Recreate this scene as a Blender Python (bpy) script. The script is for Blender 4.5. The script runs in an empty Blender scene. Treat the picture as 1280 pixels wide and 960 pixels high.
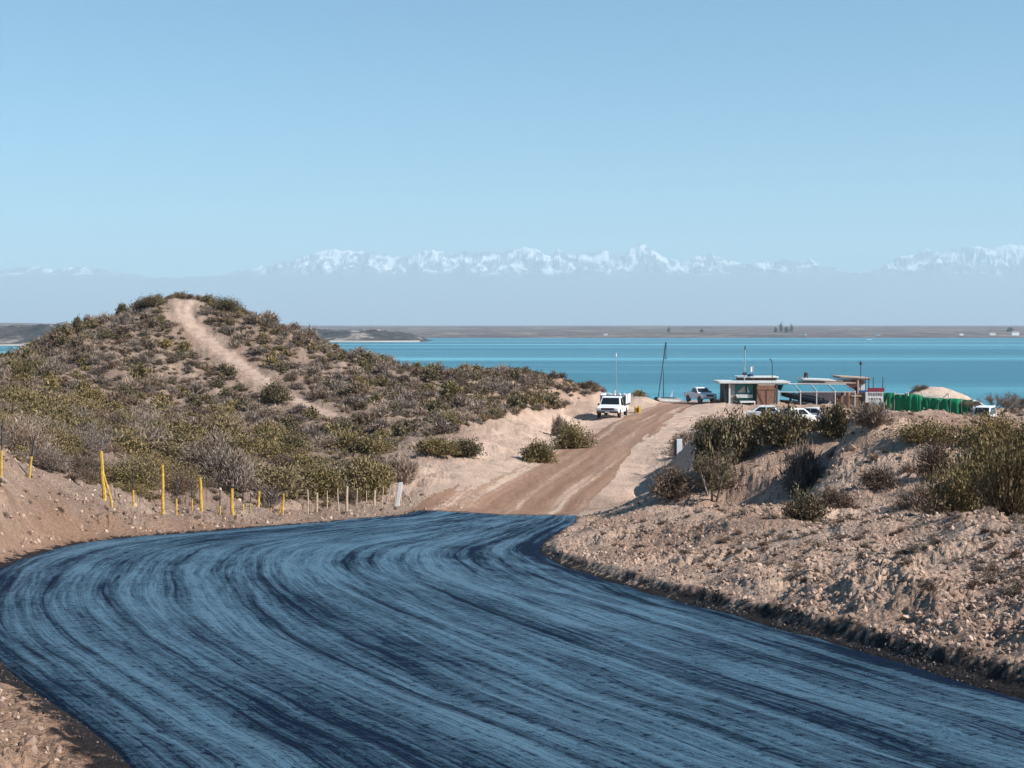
import bpy, math, random
import numpy as np
from mathutils import Vector, Matrix

# ------------------------------------------------------------------ camera, world, sun
S = bpy.context.scene
COL = S.collection
F = 1850.0                      # focal length in pixels of a 1280 px wide frame
HOR = 408.0                     # pixel row of the horizon
PITCH = math.atan((480 - HOR) / F)
cam_d = bpy.data.cameras.new("camera")
cam_d.sensor_width = 36.0
cam_d.lens = 36.0 * F / 1280.0
cam_d.clip_start = 0.1
cam_d.clip_end = 120000.0
cam = bpy.data.objects.new("camera", cam_d)
COL.objects.link(cam)
cam.location = (0, 0, 0)
cam.rotation_euler = (math.pi / 2 - PITCH, 0, 0)
S.camera = cam

SUN_AZ, SUN_EL = math.radians(113), math.radians(37)   # azimuth from +Y towards +X
W = bpy.data.worlds.new("World")
S.world = W
W.use_nodes = True
nt = W.node_tree
bg = nt.nodes["Background"]
sky = nt.nodes.new("ShaderNodeTexSky")
sky.sky_type = 'NISHITA'
sky.sun_disc = False
sky.sun_elevation = SUN_EL
sky.sun_rotation = SUN_AZ
sky.altitude = 800
sky.air_density = 1.0
sky.dust_density = 0.0
sky.ozone_density = 2.5
tn = nt.nodes.new("ShaderNodeMix"); tn.data_type = 'RGBA'; tn.blend_type = 'MULTIPLY'; tn.inputs[0].default_value = 1.0
tn.inputs[7].default_value = (0.55, 0.94, 1.04, 1)
nt.links.new(sky.outputs[0], tn.inputs[6]); nt.links.new(tn.outputs[2], bg.inputs[0])
bg.inputs[1].default_value = 0.087
sd_ = bpy.data.lights.new("sun", 'SUN')
sd_.energy = 5.0
sd_.angle = math.radians(0.53)
sd_.color = (1.0, 0.965, 0.925)
sun = bpy.data.objects.new("sun", sd_)
COL.objects.link(sun)
sv = Vector((math.sin(SUN_AZ) * math.cos(SUN_EL), math.cos(SUN_AZ) * math.cos(SUN_EL), math.sin(SUN_EL)))
sun.rotation_euler = sv.to_track_quat('Z', 'Y').to_euler()
S.view_settings.view_transform = 'Standard'
S.view_settings.look = 'None'
S.view_settings.exposure = 0.42
S.view_settings.gamma = 1.0
S.cycles.volume_bounces = 3
S.cycles.max_bounces = 6
S.cycles.transparent_max_bounces = 8

rnd = random.Random(7)
R = np.random.default_rng(7)

# ------------------------------------------------------------------ projection helpers
cp, sp = math.cos(PITCH), math.sin(PITCH)

def ray(px, py):
    xc, yc = (px - 640.0), -(py - 480.0)
    d = np.array([xc, F * cp + yc * sp, -F * sp + yc * cp], float)
    return d / d[1]            # scaled so that Y = 1

def at(px, py, Y):
    r = ray(px, py)
    return Vector((r[0] * Y, Y, r[2] * Y))

def proj(x, y, z):
    yc = y * cp - z * sp
    zc = y * sp + z * cp
    return 640 + F * x / yc, 480 - F * zc / yc

def ppm(Y):                    # pixels per metre at distance Y
    return F / Y

# ------------------------------------------------------------------ noise
def _hash(ix, iy, seed):
    h = (ix.astype(np.int64) * 374761393 + iy.astype(np.int64) * 668265263 + seed * 1442695041) & 0xFFFFFFFF
    h = ((h ^ (h >> 13)) * 1274126177) & 0xFFFFFFFF
    h = h ^ (h >> 16)
    return (h & 0xFFFF) / 65535.0

def perlin(x, y, seed=0):
    x = np.asarray(x, float); y = np.asarray(y, float)
    ix = np.floor(x); iy = np.floor(y)
    fx = x - ix; fy = y - iy
    ux = fx * fx * fx * (fx * (fx * 6 - 15) + 10); uy = fy * fy * fy * (fy * (fy * 6 - 15) + 10)
    def g(dx, dy):
        a = _hash(ix + dx, iy + dy, seed) * 2 * math.pi
        return np.cos(a) * (fx - dx) + np.sin(a) * (fy - dy)
    a, b, c, d = g(0, 0), g(1, 0), g(0, 1), g(1, 1)
    return ((a + (b - a) * ux) * (1 - uy) + (c + (d - c) * ux) * uy) * 1.5

def fbm(x, y, o=4, seed=0, gain=0.5, lac=2.03):
    s = 0; a = 1.0; f = 1.0
    for i in range(o):
        s = s + a * perlin(x * f + i * 17.3, y * f - i * 9.7, seed + i)
        a *= gain; f *= lac
    return s

def ridged(x, y, o=4, seed=0, gain=0.5, lac=2.1):
    s = 0; a = 1.0; f = 1.0; t = 0
    for i in range(o):
        s = s + a * (1 - np.abs(perlin(x * f + i * 7.1, y * f + i * 3.3, seed + i)) * 2)
        t += a; a *= gain; f *= lac
    return s / t

def sstep(a, b, x):
    t = np.clip((x - a) / (b - a), 0, 1)
    return t * t * (3 - 2 * t)

# ------------------------------------------------------------------ road outline (world metres)
ROAD_L = [(-0.2, 2.0), (-0.9, 5.0), (-2.62, 9.6), (-4.95, 14.2), (-7.6, 20), (-9.9, 27.5), (-11.3, 34), (-11.9, 40),
          (-11.35, 45), (-9.6, 51), (-7.6, 58), (-6.2, 64), (-4.55, 69)]
ROAD_R = [(9.2, 0.5), (7.6, 4.0), (5.3, 9.0), (4.4, 12.8), (3.45, 18.0), (2.5, 22.6), (1.75, 27), (1.2, 31),
          (0.85, 35.0), (0.95, 40), (1.5, 47), (2.45, 57), (3.0, 66.5)]

def catmull(P, n):
    P = np.array(P, float)
    Q = np.vstack([2 * P[0] - P[1], P, 2 * P[-1] - P[-2]])
    out = []
    K = len(P) - 1
    for t in np.linspace(0, K, n):
        k = min(int(t), K - 1); f = t - k
        p0, p1, p2, p3 = Q[k], Q[k + 1], Q[k + 2], Q[k + 3]
        out.append(0.5 * ((2 * p1) + (-p0 + p2) * f + (2 * p0 - 5 * p1 + 4 * p2 - p3) * f * f + (-p0 + 3 * p1 - 3 * p2 + p3) * f ** 3))
    return np.array(out)

def inside_poly(x, y, poly):
    poly = np.asarray(poly, float)
    x = np.asarray(x, float); y = np.asarray(y, float)
    c = np.zeros(x.shape, bool)
    n = len(poly)
    for i in range(n):
        x1, y1 = poly[i]; x2, y2 = poly[(i + 1) % n]
        if y1 == y2: continue
        m = ((y1 > y) != (y2 > y)) & (x < (x2 - x1) * (y - y1) / (y2 - y1) + x1)
        c ^= m
    return c

def dist_line(x, y, P, closed=False):
    P = np.asarray(P, float)
    d2 = np.full(np.shape(x), 1e18)
    n = len(P) if closed else len(P) - 1
    for i in range(n):
        ax, ay = P[i]; bx, by = P[(i + 1) % len(P)]
        dx, dy = bx - ax, by - ay
        L = dx * dx + dy * dy + 1e-12
        t = np.clip(((x - ax) * dx + (y - ay) * dy) / L, 0, 1)
        d2 = np.minimum(d2, (x - ax - t * dx) ** 2 + (y - ay - t * dy) ** 2)
    return np.sqrt(d2)

RL, RR = catmull(ROAD_L, 70), catmull(ROAD_R, 70)
ROAD_POLY = np.vstack([RL, RR[::-1]])

def road_plane(Y):
    return -(1.9 + 0.1 * Y)

# ------------------------------------------------------------------ terrain control points
CP = []
def c(px, py, Y): 
    r = ray(px, py); CP.append((r[0] * Y, Y, r[2] * Y))
def cw(u, Y, z): CP.append((u * Y, Y, z))
for k in range(0, 70, 6):
    for t in (0.0, 0.5, 1.0):
        p = RL[k] * (1 - t) + RR[k] * t
        CP.append((p[0], p[1], road_plane(p[1])))
CP.append((-0.8, 68.5, road_plane(68)))
# dirt road beyond the asphalt
for Y, z in ((78, -8.8), (90, -8.8), (103, -8.8), (118, -8.8), (130, -8.8), (150, -8.85), (168, -9.0), (182, -9.3)):
    for u in (0.0, 0.035, 0.07, 0.10):
        if u < 0.035 and Y > 85: continue
        CP.append((u * Y, Y, z))
# left bank and scrub
for a in ((0, 590, 40), (60, 611, 43), (131, 633, 47), (-80, 560, 38), (204, 641.5, 51), (252, 644, 54), (291, 650, 56), (354, 649, 60), (396, 648, 63),
          (433, 642, 66), (468, 636, 69), (500, 629, 72.5), (0, 650, 35), (50, 660, 38.5), (-200, 600, 32),
          (0, 562, 48), (130, 595, 54), (300, 602, 66), (450, 592, 84), (0, 522, 76), (-200, 540, 46), (130, 560, 70), (300, 560, 88),
          (300, 530, 108), (420, 527, 114), (0, 482, 110), (150, 482, 118), (300, 482, 128), (240, 440, 136), (240, 402, 144),
          (240, 375, 150), (200, 379, 150), (270, 385, 150), (165, 394, 150), (100, 413, 150), (50, 438, 150), (0, 470, 150), (-100, 492, 150), (-250, 500, 150),
          (330, 405, 150), (380, 423, 150), (420, 440, 150), (500, 460, 150), (560, 470, 150), (650, 468, 152), (700, 474, 155),
          (745, 484, 165), (790, 493, 176), (830, 500, 188), (400, 482, 130), (500, 492, 128), (600, 502, 125), (700, 514, 133), (560, 540, 105),
          (640, 545, 112), (600, 590, 84), (520, 610, 76), (760, 522, 143), (742, 516, 148), (782, 506, 166), (700, 545, 119), (720, 530, 134)):
    c(*a)
# foreground left corner
cw(-0.55, 10, -2.8); cw(-0.6, 16, -3.3); cw(-0.5, 24, -3.6); cw(-0.7, 33, -3.0); cw(-0.4, 7, -2.55); cw(-1.2, 12, -2.4)
# right bank
for a in ((820, 703, 30), (900, 708, 26), (1000, 722, 22), (1100, 742, 18.5), (1200, 780, 15.8), (1290, 800, 14.2), (1280, 725, 18), (1400, 705, 18),
          (1150, 702, 21.5), (760, 668, 41), (860, 662, 35), (948, 645, 32), (900, 652, 34), (1018, 668, 28.5), (1085, 653, 29), (1155, 658, 27), (1229, 648, 26),
          (1264, 657, 25), (1340, 640, 24), (1450, 620, 24)):
    c(*a)
cw(0.21, 36, -4.95); cw(0.25, 34, -4.75); cw(0.32, 32, -4.5); cw(0.45, 33, -4.2); cw(0.6, 20, -2.4); cw(0.9, 12, -1.6); cw(0.5, 7, -2.2); cw(1.2, 6, -1.9)
for a in ((1050, 650, 38.5), (1080, 600, 46), (1180, 600, 44), (1280, 600, 42), (1080, 560, 52), (1180, 560, 50), (1080, 531, 58), (1180, 531, 57), (1290, 531, 56),
          (1000, 541, 57), (950, 545, 60), (900, 582, 62), (850, 602, 64), (800, 624, 66), (760, 645, 62), (860, 560, 80), (900, 540, 86),
          (830, 560, 106), (870, 530, 134), (960, 600, 53), (1010, 596, 52), (930, 606, 55), (880, 642, 45), (1400, 530, 56), (1500, 560, 40)):
    c(*a)
for u, Y, z in ((0.2, 72, -6.6), (0.28, 72, -6.0), (0.4, 72, -5.6), (0.2, 100, -8.5), (0.3, 100, -8.6), (0.45, 100, -8.4), (0.2, 130, -8.9), (0.3, 130, -9.2), (0.45, 130, -9),
                (0.15, 160, -9.0), (0.22, 160, -9.5), (0.3, 160, -9.8), (0.4, 160, -9.8), (0.15, 185, -9.5), (0.22, 185, -9.8), (0.3, 185, -10.3), (0.45, 185, -10.3)):
    cw(u, Y, z)
# fall to the lake
for u in (-0.6, -0.4, -0.25, -0.1):
    cw(u, 185, -12.0 if u > -0.5 else -14); cw(u, 215, -22); cw(u, 260, -36); cw(u, 330, -42)
for u in (0.02, 0.12, 0.22, 0.32, 0.45, 0.7):
    cw(u, 205, -13.5); cw(u, 225, -20.0); cw(u, 260, -33); cw(u, 330, -42)
for Y in (12, 30, 60, 110, 160):
    cw(-1.3, Y, -2.5 - Y * .03); cw(1.3, Y, -2.0 - Y * .03)
CP = np.array(CP)

def tco(X, Y):
    return np.stack([X / Y * 3.2, np.log(Y)], -1)
_c = tco(CP[:, 0], CP[:, 1])
def _U(d2): return 0.5 * d2 * np.log(d2 + 1e-12)
_n = len(CP)
_K = _U(((_c[:, None] - _c[None]) ** 2).sum(-1)) + np.eye(_n) * 2e-4
_P = np.hstack([np.ones((_n, 1)), _c])
_A = np.zeros((_n + 3, _n + 3)); _A[:_n, :_n] = _K; _A[:_n, _n:] = _P; _A[_n:, :_n] = _P.T
# interpolate z relative to a base trend so that residuals stay small
_base = lambda Y: road_plane(np.minimum(Y, 72.0))
_w = np.linalg.solve(_A, np.concatenate([CP[:, 2] - _base(CP[:, 1]), np.zeros(3)]))

def tps(X, Y):
    X = np.atleast_1d(np.asarray(X, float)); Y = np.atleast_1d(np.asarray(Y, float))
    sh = X.shape; X = X.ravel(); Y = Y.ravel()
    out = np.empty(X.shape)
    for i in range(0, len(X), 40000):
        q = tco(X[i:i + 40000], Y[i:i + 40000])
        d2 = (q ** 2).sum(1)[:, None] + (_c ** 2).sum(1)[None] - 2 * q @ _c.T
        out[i:i + 40000] = _U(np.maximum(d2, 0)) @ _w[:_n] + _w[_n] + q @ _w[_n + 1:]
    return (out + _base(Y)).reshape(sh)

DIRT_PX_L = [(505, 645), (540, 628), (600, 603), (650, 583), (700, 560), (740, 540), (775, 524), (800, 512), (822, 504), (830, 501)]
DIRT_PX_R = [(735, 650), (752, 620), (775, 590), (795, 565), (815, 545), (835, 528), (850, 516), (862, 509), (880, 504), (900, 502)]
DIRT_Y = [67, 73, 84, 94, 108, 125, 143, 160, 172, 182]
def _dw(P):
    out = []
    for (px, py), Y in zip(P, DIRT_Y):
        # intersect with the ground
        r = ray(px, py)
        ys = np.linspace(40, 200, 800)
        g = tps(r[0] * ys, ys)
        k = np.argmax(g >= r[2] * ys)
        out.append((r[0] * ys[k], ys[k]) if g[k] >= r[2] * ys[k] and k > 0 else (r[0] * Y, Y))
    return out
DIRT_POLY = np.array(_dw(DIRT_PX_L) + _dw(DIRT_PX_R)[::-1])
DIRT_POLY[0] = (-5.3, 66.5); DIRT_POLY[-1] = (3.6, 64.5)
_dl, _dr = DIRT_POLY[:10], DIRT_POLY[10:][::-1]
_dc = (_dl + _dr) / 2
def dirt_cx(Y): return np.interp(Y, _dc[:, 1], _dc[:, 0])
PATH_PX = [(238, 378), (230, 388), (236, 403), (256, 425), (290, 452), (325, 476), (360, 498), (395, 514), (425, 526)]
PATH_W = []
for px, py in PATH_PX:
    r = ray(px, py); ys = np.linspace(95, 152, 600); g = tps(r[0] * ys, ys); k = np.argmax(g >= r[2] * ys)
    if g[k] < r[2] * ys[k] or k == 0: k = 575
    PATH_W.append((r[0] * ys[k], ys[k]))
PATH_LINE = catmull(PATH_W, 40)

def PATH_X(y): return np.interp(-y, -PATH_LINE[:, 1], PATH_LINE[:, 0]) + .0 * y

def feature(X, Y, detail=True):
    """everything on top of the smooth surface; returns z and the masks"""
    z = tps(X, Y)
    near = Y < 85
    sd = np.full(X.shape, 50.0)
    if near.any():
        xn, yn = X[near], Y[near]
        d = dist_line(xn, yn, ROAD_POLY, True)
        ins = inside_poly(xn, yn, ROAD_POLY)
        sd[near] = np.where(ins, -d, d)
    dd = np.full(X.shape, 50.0)
    mid = (Y > 55) & (Y < 205) & (X > -12) & (X < 40)
    if mid.any():
        xn, yn = X[mid], Y[mid]
        d = dist_line(xn, yn, DIRT_POLY, True)
        dd[mid] = np.where(inside_poly(xn, yn, DIRT_POLY), -d, d)
    pd = np.full(X.shape, 50.0)
    m = (Y > 95) & (Y < 158) & (X < 0)
    if m.any(): pd[m] = dist_line(X[m], Y[m], PATH_LINE)
    path = 1 - sstep(0.75, 1.25, pd)
    z = np.where(near, (1 - sstep(0.0, 1.3, sd)) * (road_plane(Y) - z) * sstep(71, 64, Y) + z, z)
    off = sstep(0.05, 1.2, sd)                       # away from the asphalt
    right = (X > 0) & (Y < 68) | (X > 0.1 * Y)
    # cut gully on the left flank of the right mound
    gx, gy = X / Y, Y
    cut = np.exp(-((gx - 0.196) / 0.026) ** 2 - ((gy - 54) / 5.0) ** 2)
    ax_, ay_, bx_, by_ = 14.2, 58.5, 10.2, 49.0
    ll_ = math.hypot(bx_ - ax_, by_ - ay_); ux_, uy_ = (bx_ - ax_) / ll_, (by_ - ay_) / ll_
    al = (X - ax_) * ux_ + (Y - ay_) * uy_; ac = -((X - ax_) * -uy_ + (Y - ay_) * ux_) + 0.35 * perlin(X * .8, Y * .5, 66)
    z = z + (0.55 * sstep(-5.0, -0.3, ac) - 2.3 * sstep(-0.2, 1.3, ac) * (1 - 0.7 * sstep(3.5, 9.0, ac))) * sstep(-5.0, 0.5, al) * sstep(ll_ + 2.5, ll_ - 3.5, al) * sstep(9.0, 5.0, np.abs(ac))
    # berm lip along the inner edge of the asphalt
    lip = np.where((X > 0.2) & (Y < 45), 1.0, 0.35)
    z = z + lip * 0.15 * sstep(0.0, 0.30, sd) * (1 - 0.8 * sstep(0.5, 2.2, sd)) * sstep(60, 30, Y)
    # plateaus stay flatter: mask for the sandy ground by the dirt road
    pl = sstep(0.0, 3.0, dd)
    soft = np.where(Y < 60, 1.0, 0.25 + 0.75 * pl)
    tree = off * soft * (1 - path)
    big = fbm(X * 0.16, Y * 0.16, 3, 3) * 0.28 * off * pl * sstep(20, 60, Y)
    hillm = sstep(88, 110, Y) * sstep(2, -8, X) 
    z = z + big * (1 - path) + hillm * (1 - sstep(3.0, 1.0, pd)) * fbm(X * 0.35, Y * 0.35, 4, 11) * 0.35
    z = z + 0.15 * sstep(4.0, 0.8, pd) * hillm
    if detail:
        clod = np.where(right, 1.0, 1.5)
        n1 = fbm(X * 0.55, Y * 0.55, 3, 21) * 0.17
        n2 = ridged(X * 2.6 + 0.6 * fbm(X, Y, 2, 5), Y * 2.0, 3, 31) * 0.075
        n3 = np.maximum(fbm(X * 8.0, Y * 5.0, 3, 41, 0.65), -0.15) * 0.07
        # wheel and blade furrows running up the right bank
        fur = perlin((X * 0.95 - Y * 0.30) * 2.1 + 0.8 * perlin(X * .5, Y * .5, 6), (Y + X * .3) * 0.35, 51) * 0.13
        dense = 0.25 + 0.75 * sstep(-0.25, 0.35, fbm(X * 0.22 + 4, Y * 0.22, 3, 61))
        z = z + tree * ((n1 + (n2 + n3) * dense) * clod + fur * np.where(right & (Y < 45), 1.0, 0.0) * dense)
        z = z + (1 - off) * sstep(0.0, 0.15, sd) * fbm(X * 8, Y * 8, 3, 71) * 0.03
        # shallow ruts in the dirt road
        rut = perlin((X - dirt_cx(Y)) * 1.1, Y * 0.02, 81)
        z = z + (1 - pl) * (rut * 0.035 + fbm(X * 1.5, Y * .6, 3, 85) * 0.012) * sstep(66, 74, Y)
        rut2 = np.cos(pd * 7.0) * 0.4 + 0.3 * perlin(X, Y * .3, 82)
        z = z + path * rut2 * 0.12
    sink = sstep(0.02, -0.35, sd)
    z = z - sink * 0.12 - (1 - sink) * 0.0 + 0.015 * (1 - sink)
    return z, sd, dd, pd

def ground(x, y):
    z = feature(np.array([float(x)]), np.array([float(y)]), True)[0]
    return float(z[0])

def hit(px, py, y0=8.0, y1=215.0):
    r = ray(px, py)
    ys = np.exp(np.linspace(math.log(y0), math.log(y1), 900))
    g = feature(r[0] * ys, ys, False)[0]
    k = np.argmax(g >= r[2] * ys)
    if k == 0: k = 899
    return Vector((r[0] * ys[k], ys[k], ground(r[0] * ys[k], ys[k])))

# ------------------------------------------------------------------ material helpers
def new_mat(name, base=(0.5, 0.5, 0.5), rough=0.7, metal=0.0, spec=0.5):
    m = bpy.data.materials.new(name); m.use_nodes = True
    b = m.node_tree.nodes["Principled BSDF"]
    b.inputs["Base Color"].default_value = (*base, 1)
    b.inputs["Roughness"].default_value = rough
    b.inputs["Metallic"].default_value = metal
    b.inputs["Specular IOR Level"].default_value = spec
    return m, m.node_tree, b

def noise_node(t, vec, scale, detail=4, rough=0.55):
    n = t.nodes.new("ShaderNodeTexNoise")
    n.inputs["Scale"].default_value = scale; n.inputs["Detail"].default_value = detail; n.inputs["Roughness"].default_value = rough
    if vec is not None: t.links.new(vec, n.inputs["Vector"])
    return n

def ramp(t, fac, stops):
    r = t.nodes.new("ShaderNodeValToRGB")
    e = r.color_ramp.elements
    while len(e) < len(stops): e.new(0.5)
    for k, (p, col) in enumerate(stops):
        e[k].position = p; e[k].color = (*col, 1) if len(col) == 3 else col
    t.links.new(fac, r.inputs[0]); return r

def mix(t, fac, a, b, mode='MIX'):
    n = t.nodes.new("ShaderNodeMix"); n.data_type = 'RGBA'; n.blend_type = mode
    for s, v in ((n.inputs[0], fac), (n.inputs[6], a), (n.inputs[7], b)):
        if hasattr(v, "is_linked") or hasattr(v, "links"): t.links.new(v, s)
        elif isinstance(v, (int, float)): s.default_value = v
        else: s.default_value = (*v, 1)
    return n.outputs[2]

def math_n(t, op, a, b=None, clamp=False):
    n = t.nodes.new("ShaderNodeMath"); n.operation = op; n.use_clamp = clamp
    for s, v in ((n.inputs[0], a), (n.inputs[1], b)):
        if v is None: continue
        if isinstance(v, (int, float)): s.default_value = v
        else: t.links.new(v, s)
    return n.outputs[0]

def bump(t, height, strength, dist, normal=None):
    b = t.nodes.new("ShaderNodeBump"); b.inputs["Strength"].default_value = strength; b.inputs["Distance"].default_value = dist
    t.links.new(height, b.inputs["Height"])
    if normal is not None: t.links.new(normal, b.inputs["Normal"])
    return b.outputs[0]

def geo_pos(t):
    return t.nodes.new("ShaderNodeNewGeometry").outputs["Position"]

def mapping(t, vec, scale=(1, 1, 1), rot=(0, 0, 0)):
    m = t.nodes.new("ShaderNodeMapping"); m.inputs["Scale"].default_value = scale; m.inputs["Rotation"].default_value = rot
    t.links.new(vec, m.inputs["Vector"]); return m.outputs[0]

def simple(name, col, rough=0.6, metal=0.0, var=0.15, scale=3.0, spec=0.5):
    """painted / worn plain surface with slight colour variation and relief"""
    m, t, b = new_mat(name, col, rough, metal, spec)
    oc = t.nodes.new("ShaderNodeTexCoord").outputs["Object"]
    n = noise_node(t, oc, scale, 5)
    dark = tuple(x * (1 - var * 2) for x in col); lite = tuple(min(1, x * (1 + var)) for x in col)
    r = ramp(t, n.outputs[0], [(0.3, dark), (0.65, lite)])
    t.links.new(r.outputs[0], b.inputs["Base Color"])
    return m

MAT = {}
# soil -------------------------------------------------------------
m, t, b = new_mat("soil", rough=0.95, spec=0.15)
ca = t.nodes.new("ShaderNodeAttribute"); ca.attribute_name = "soil"
p = geo_pos(t)
n1 = noise_node(t, p, 0.7, 6, 0.6)
n2 = noise_node(t, p, 9.0, 5, 0.65)
n3 = noise_node(t, p, 60.0, 3, 0.6)
v1 = ramp(t, n1.outputs[0], [(0.3, (0.78, 0.76, 0.74)), (0.7, (1.16, 1.14, 1.10))])
v2 = ramp(t, n2.outputs[0], [(0.32, (0.66, 0.63, 0.61)), (0.62, (1.15, 1.14, 1.13))])
c1 = mix(t, 1.0, ca.outputs["Color"], v1.outputs[0], 'MULTIPLY')
c2 = mix(t, 0.85, c1, v2.outputs[0], 'MULTIPLY')
t.links.new(c2, b.inputs["Base Color"])
vo = t.nodes.new("ShaderNodeTexVoronoi"); vo.inputs["Scale"].default_value = 14.0; t.links.new(p, vo.inputs["Vector"])
h = math_n(t, 'ADD', math_n(t, 'MULTIPLY', n2.outputs[0], 1.2), math_n(t, 'MULTIPLY', n3.outputs[0], 0.5))
h = math_n(t, 'SUBTRACT', h, math_n(t, 'MULTIPLY', vo.outputs["Distance"], 0.7))
t.links.new(bump(t, h, 1.0, 0.08), b.inputs["Normal"])
MAT['soil'] = m
# dirt road --------------------------------------------------------
m, t, b = new_mat("packed_dirt", rough=0.9, spec=0.2)
p = geo_pos(t)
uvd = t.nodes.new("ShaderNodeUVMap"); uvd.uv_map = "flow"
st = noise_node(t, mapping(t, uvd.outputs[0], (1.0, 0.02, 1)), 1.0, 5, 0.6)
n2 = noise_node(t, p, 4.0, 5)
f = math_n(t, 'ADD', math_n(t, 'MULTIPLY', st.outputs[0], 0.75), math_n(t, 'MULTIPLY', n2.outputs[0], 0.25))
r = ramp(t, f, [(0.40, (0.235, 0.130, 0.080)), (0.54, (0.31, 0.185, 0.122)), (0.62, (0.50, 0.36, 0.265))])
t.links.new(r.outputs[0], b.inputs["Base Color"])
t.links.new(bump(t, f, 0.5, 0.04), b.inputs["Normal"])
MAT['dirt'] = m
# asphalt ----------------------------------------------------------
m, t, b = new_mat("fresh_asphalt", rough=0.4, spec=0.6)
uv = t.nodes.new("ShaderNodeUVMap"); uv.uv_map = "flow"
uvo = uv.outputs[0]
p = geo_pos(t)
wob = noise_node(t, mapping(t, uvo, (0.3, 0.05, 1)), 1.0, 2)
wv = t.nodes.new("ShaderNodeVectorMath"); wv.operation = 'MULTIPLY_ADD'
t.links.new(wob.outputs["Color"], wv.inputs[0]); wv.inputs[1].default_value = (0.9, 0.0, 0); t.links.new(uvo, wv.inputs[2])
wo = wv.outputs[0]
band = noise_node(t, mapping(t, wo, (0.9, 0.020, 1)), 1.0, 4, 0.6)
strk = noise_node(t, mapping(t, wo, (4.6, 0.055, 1)), 1.0, 5, 0.62)
fine = noise_node(t, mapping(t, wo, (18.0, 0.45, 1)), 1.0, 4, 0.6)
patch = noise_node(t, mapping(t, wo, (0.45, 0.16, 1)), 1.0, 5, 0.62)
grit = noise_node(t, p, 45.0, 3, 0.7)
cross = noise_node(t, mapping(t, wo, (1.6, 5.0, 1)), 1.0, 4, 0.7)
w = math_n(t, 'ADD', math_n(t, 'MULTIPLY', band.outputs[0], 1.05), math_n(t, 'MULTIPLY', strk.outputs[0], 1.0))
w = math_n(t, 'ADD', w, math_n(t, 'MULTIPLY', patch.outputs[0], 0.62))
w = math_n(t, 'ADD', w, math_n(t, 'MULTIPLY', fine.outputs[0], 0.55))
w = math_n(t, 'ADD', w, math_n(t, 'MULTIPLY', cross.outputs[0], 0.25))
w = math_n(t, 'ADD', w, math_n(t, 'MULTIPLY', grit.outputs[0], 0.2))     # about 1.6 mean
w = math_n(t, 'DIVIDE', w, 3.60)
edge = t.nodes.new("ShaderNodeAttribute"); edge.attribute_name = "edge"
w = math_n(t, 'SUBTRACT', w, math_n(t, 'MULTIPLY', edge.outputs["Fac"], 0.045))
flk = noise_node(t, mapping(t, wo, (9.0, 7.0, 1)), 1.0, 5, 0.75)
flr = ramp(t, flk.outputs[0], [(0.38, (1, 1, 1)), (0.47, (0, 0, 0))])
w = math_n(t, 'SUBTRACT', w, math_n(t, 'MULTIPLY', flr.outputs[0], 0.06))
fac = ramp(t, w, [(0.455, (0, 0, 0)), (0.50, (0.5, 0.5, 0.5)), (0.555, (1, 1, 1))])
colr = mix(t, fac.outputs[0], (0.003, 0.008, 0.024), (0.068, 0.142, 0.200))  # blue sky sheen of the smooth film painted into the streak colour
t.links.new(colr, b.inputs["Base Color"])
rr = t.nodes.new("ShaderNodeMapRange"); t.links.new(fac.outputs[0], rr.inputs[0]); rr.inputs[3].default_value = 0.75; rr.inputs[4].default_value = 0.36
t.links.new(rr.outputs[0], b.inputs["Roughness"])
b.inputs["Specular Tint"].default_value = (0.50, 0.80, 1.0, 1)
sr = t.nodes.new("ShaderNodeMapRange"); t.links.new(fac.outputs[0], sr.inputs[0]); sr.inputs[3].default_value = 0.10; sr.inputs[4].default_value = 0.55
t.links.new(sr.outputs[0], b.inputs["Specular IOR Level"])
hh = math_n(t, 'ADD', math_n(t, 'MULTIPLY', strk.outputs[0], 1.0), math_n(t, 'MULTIPLY', fine.outputs[0], 0.45))
hh = math_n(t, 'ADD', hh, math_n(t, 'MULTIPLY', grit.outputs[0], 0.25))
hh = math_n(t, 'ADD', hh, math_n(t, 'MULTIPLY', cross.outputs[0], 0.35))
hh = math_n(t, 'ADD', hh, math_n(t, 'MULTIPLY', flk.outputs[0], 0.9))
t.links.new(bump(t, hh, 0.95, 0.06), b.inputs["Normal"])
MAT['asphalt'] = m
# water ------------------------------------------------------------
m, t, b = new_mat("lake_water", (0.012, 0.165, 0.235), 0.25, spec=0.3)
b.inputs["IOR"].default_value = 1.33
p = geo_pos(t)
wv1 = noise_node(t, mapping(t, p, (0.16, 0.45, 1)), 1.0, 5, 0.65)
calm = noise_node(t, mapping(t, p, (0.00035, 0.0042, 1)), 1.0, 4, 0.55)
cr = ramp(t, calm.outputs[0], [(0.47, (0.0, 0.0, 0.0)), (0.66, (1, 1, 1))])
cc = mix(t, cr.outputs[0], (0.0, 0.145, 0.200), (0.09, 0.40, 0.46))  # calm streaks: brighter sky reflection painted into the water colour
t.links.new(cc, b.inputs["Base Color"])
bs = t.nodes.new("ShaderNodeBump"); bs.inputs["Distance"].default_value = 1.6
t.links.new(wv1.outputs[0], bs.inputs["Height"])
ms = t.nodes.new("ShaderNodeMapRange"); t.links.new(cr.outputs[0], ms.inputs[0]); ms.inputs[3].default_value = 1.0; ms.inputs[4].default_value = 0.2
t.links.new(ms.outputs[0], bs.inputs["Strength"])
t.links.new(bs.outputs[0], b.inputs["Normal"])
MAT['water'] = m
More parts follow.
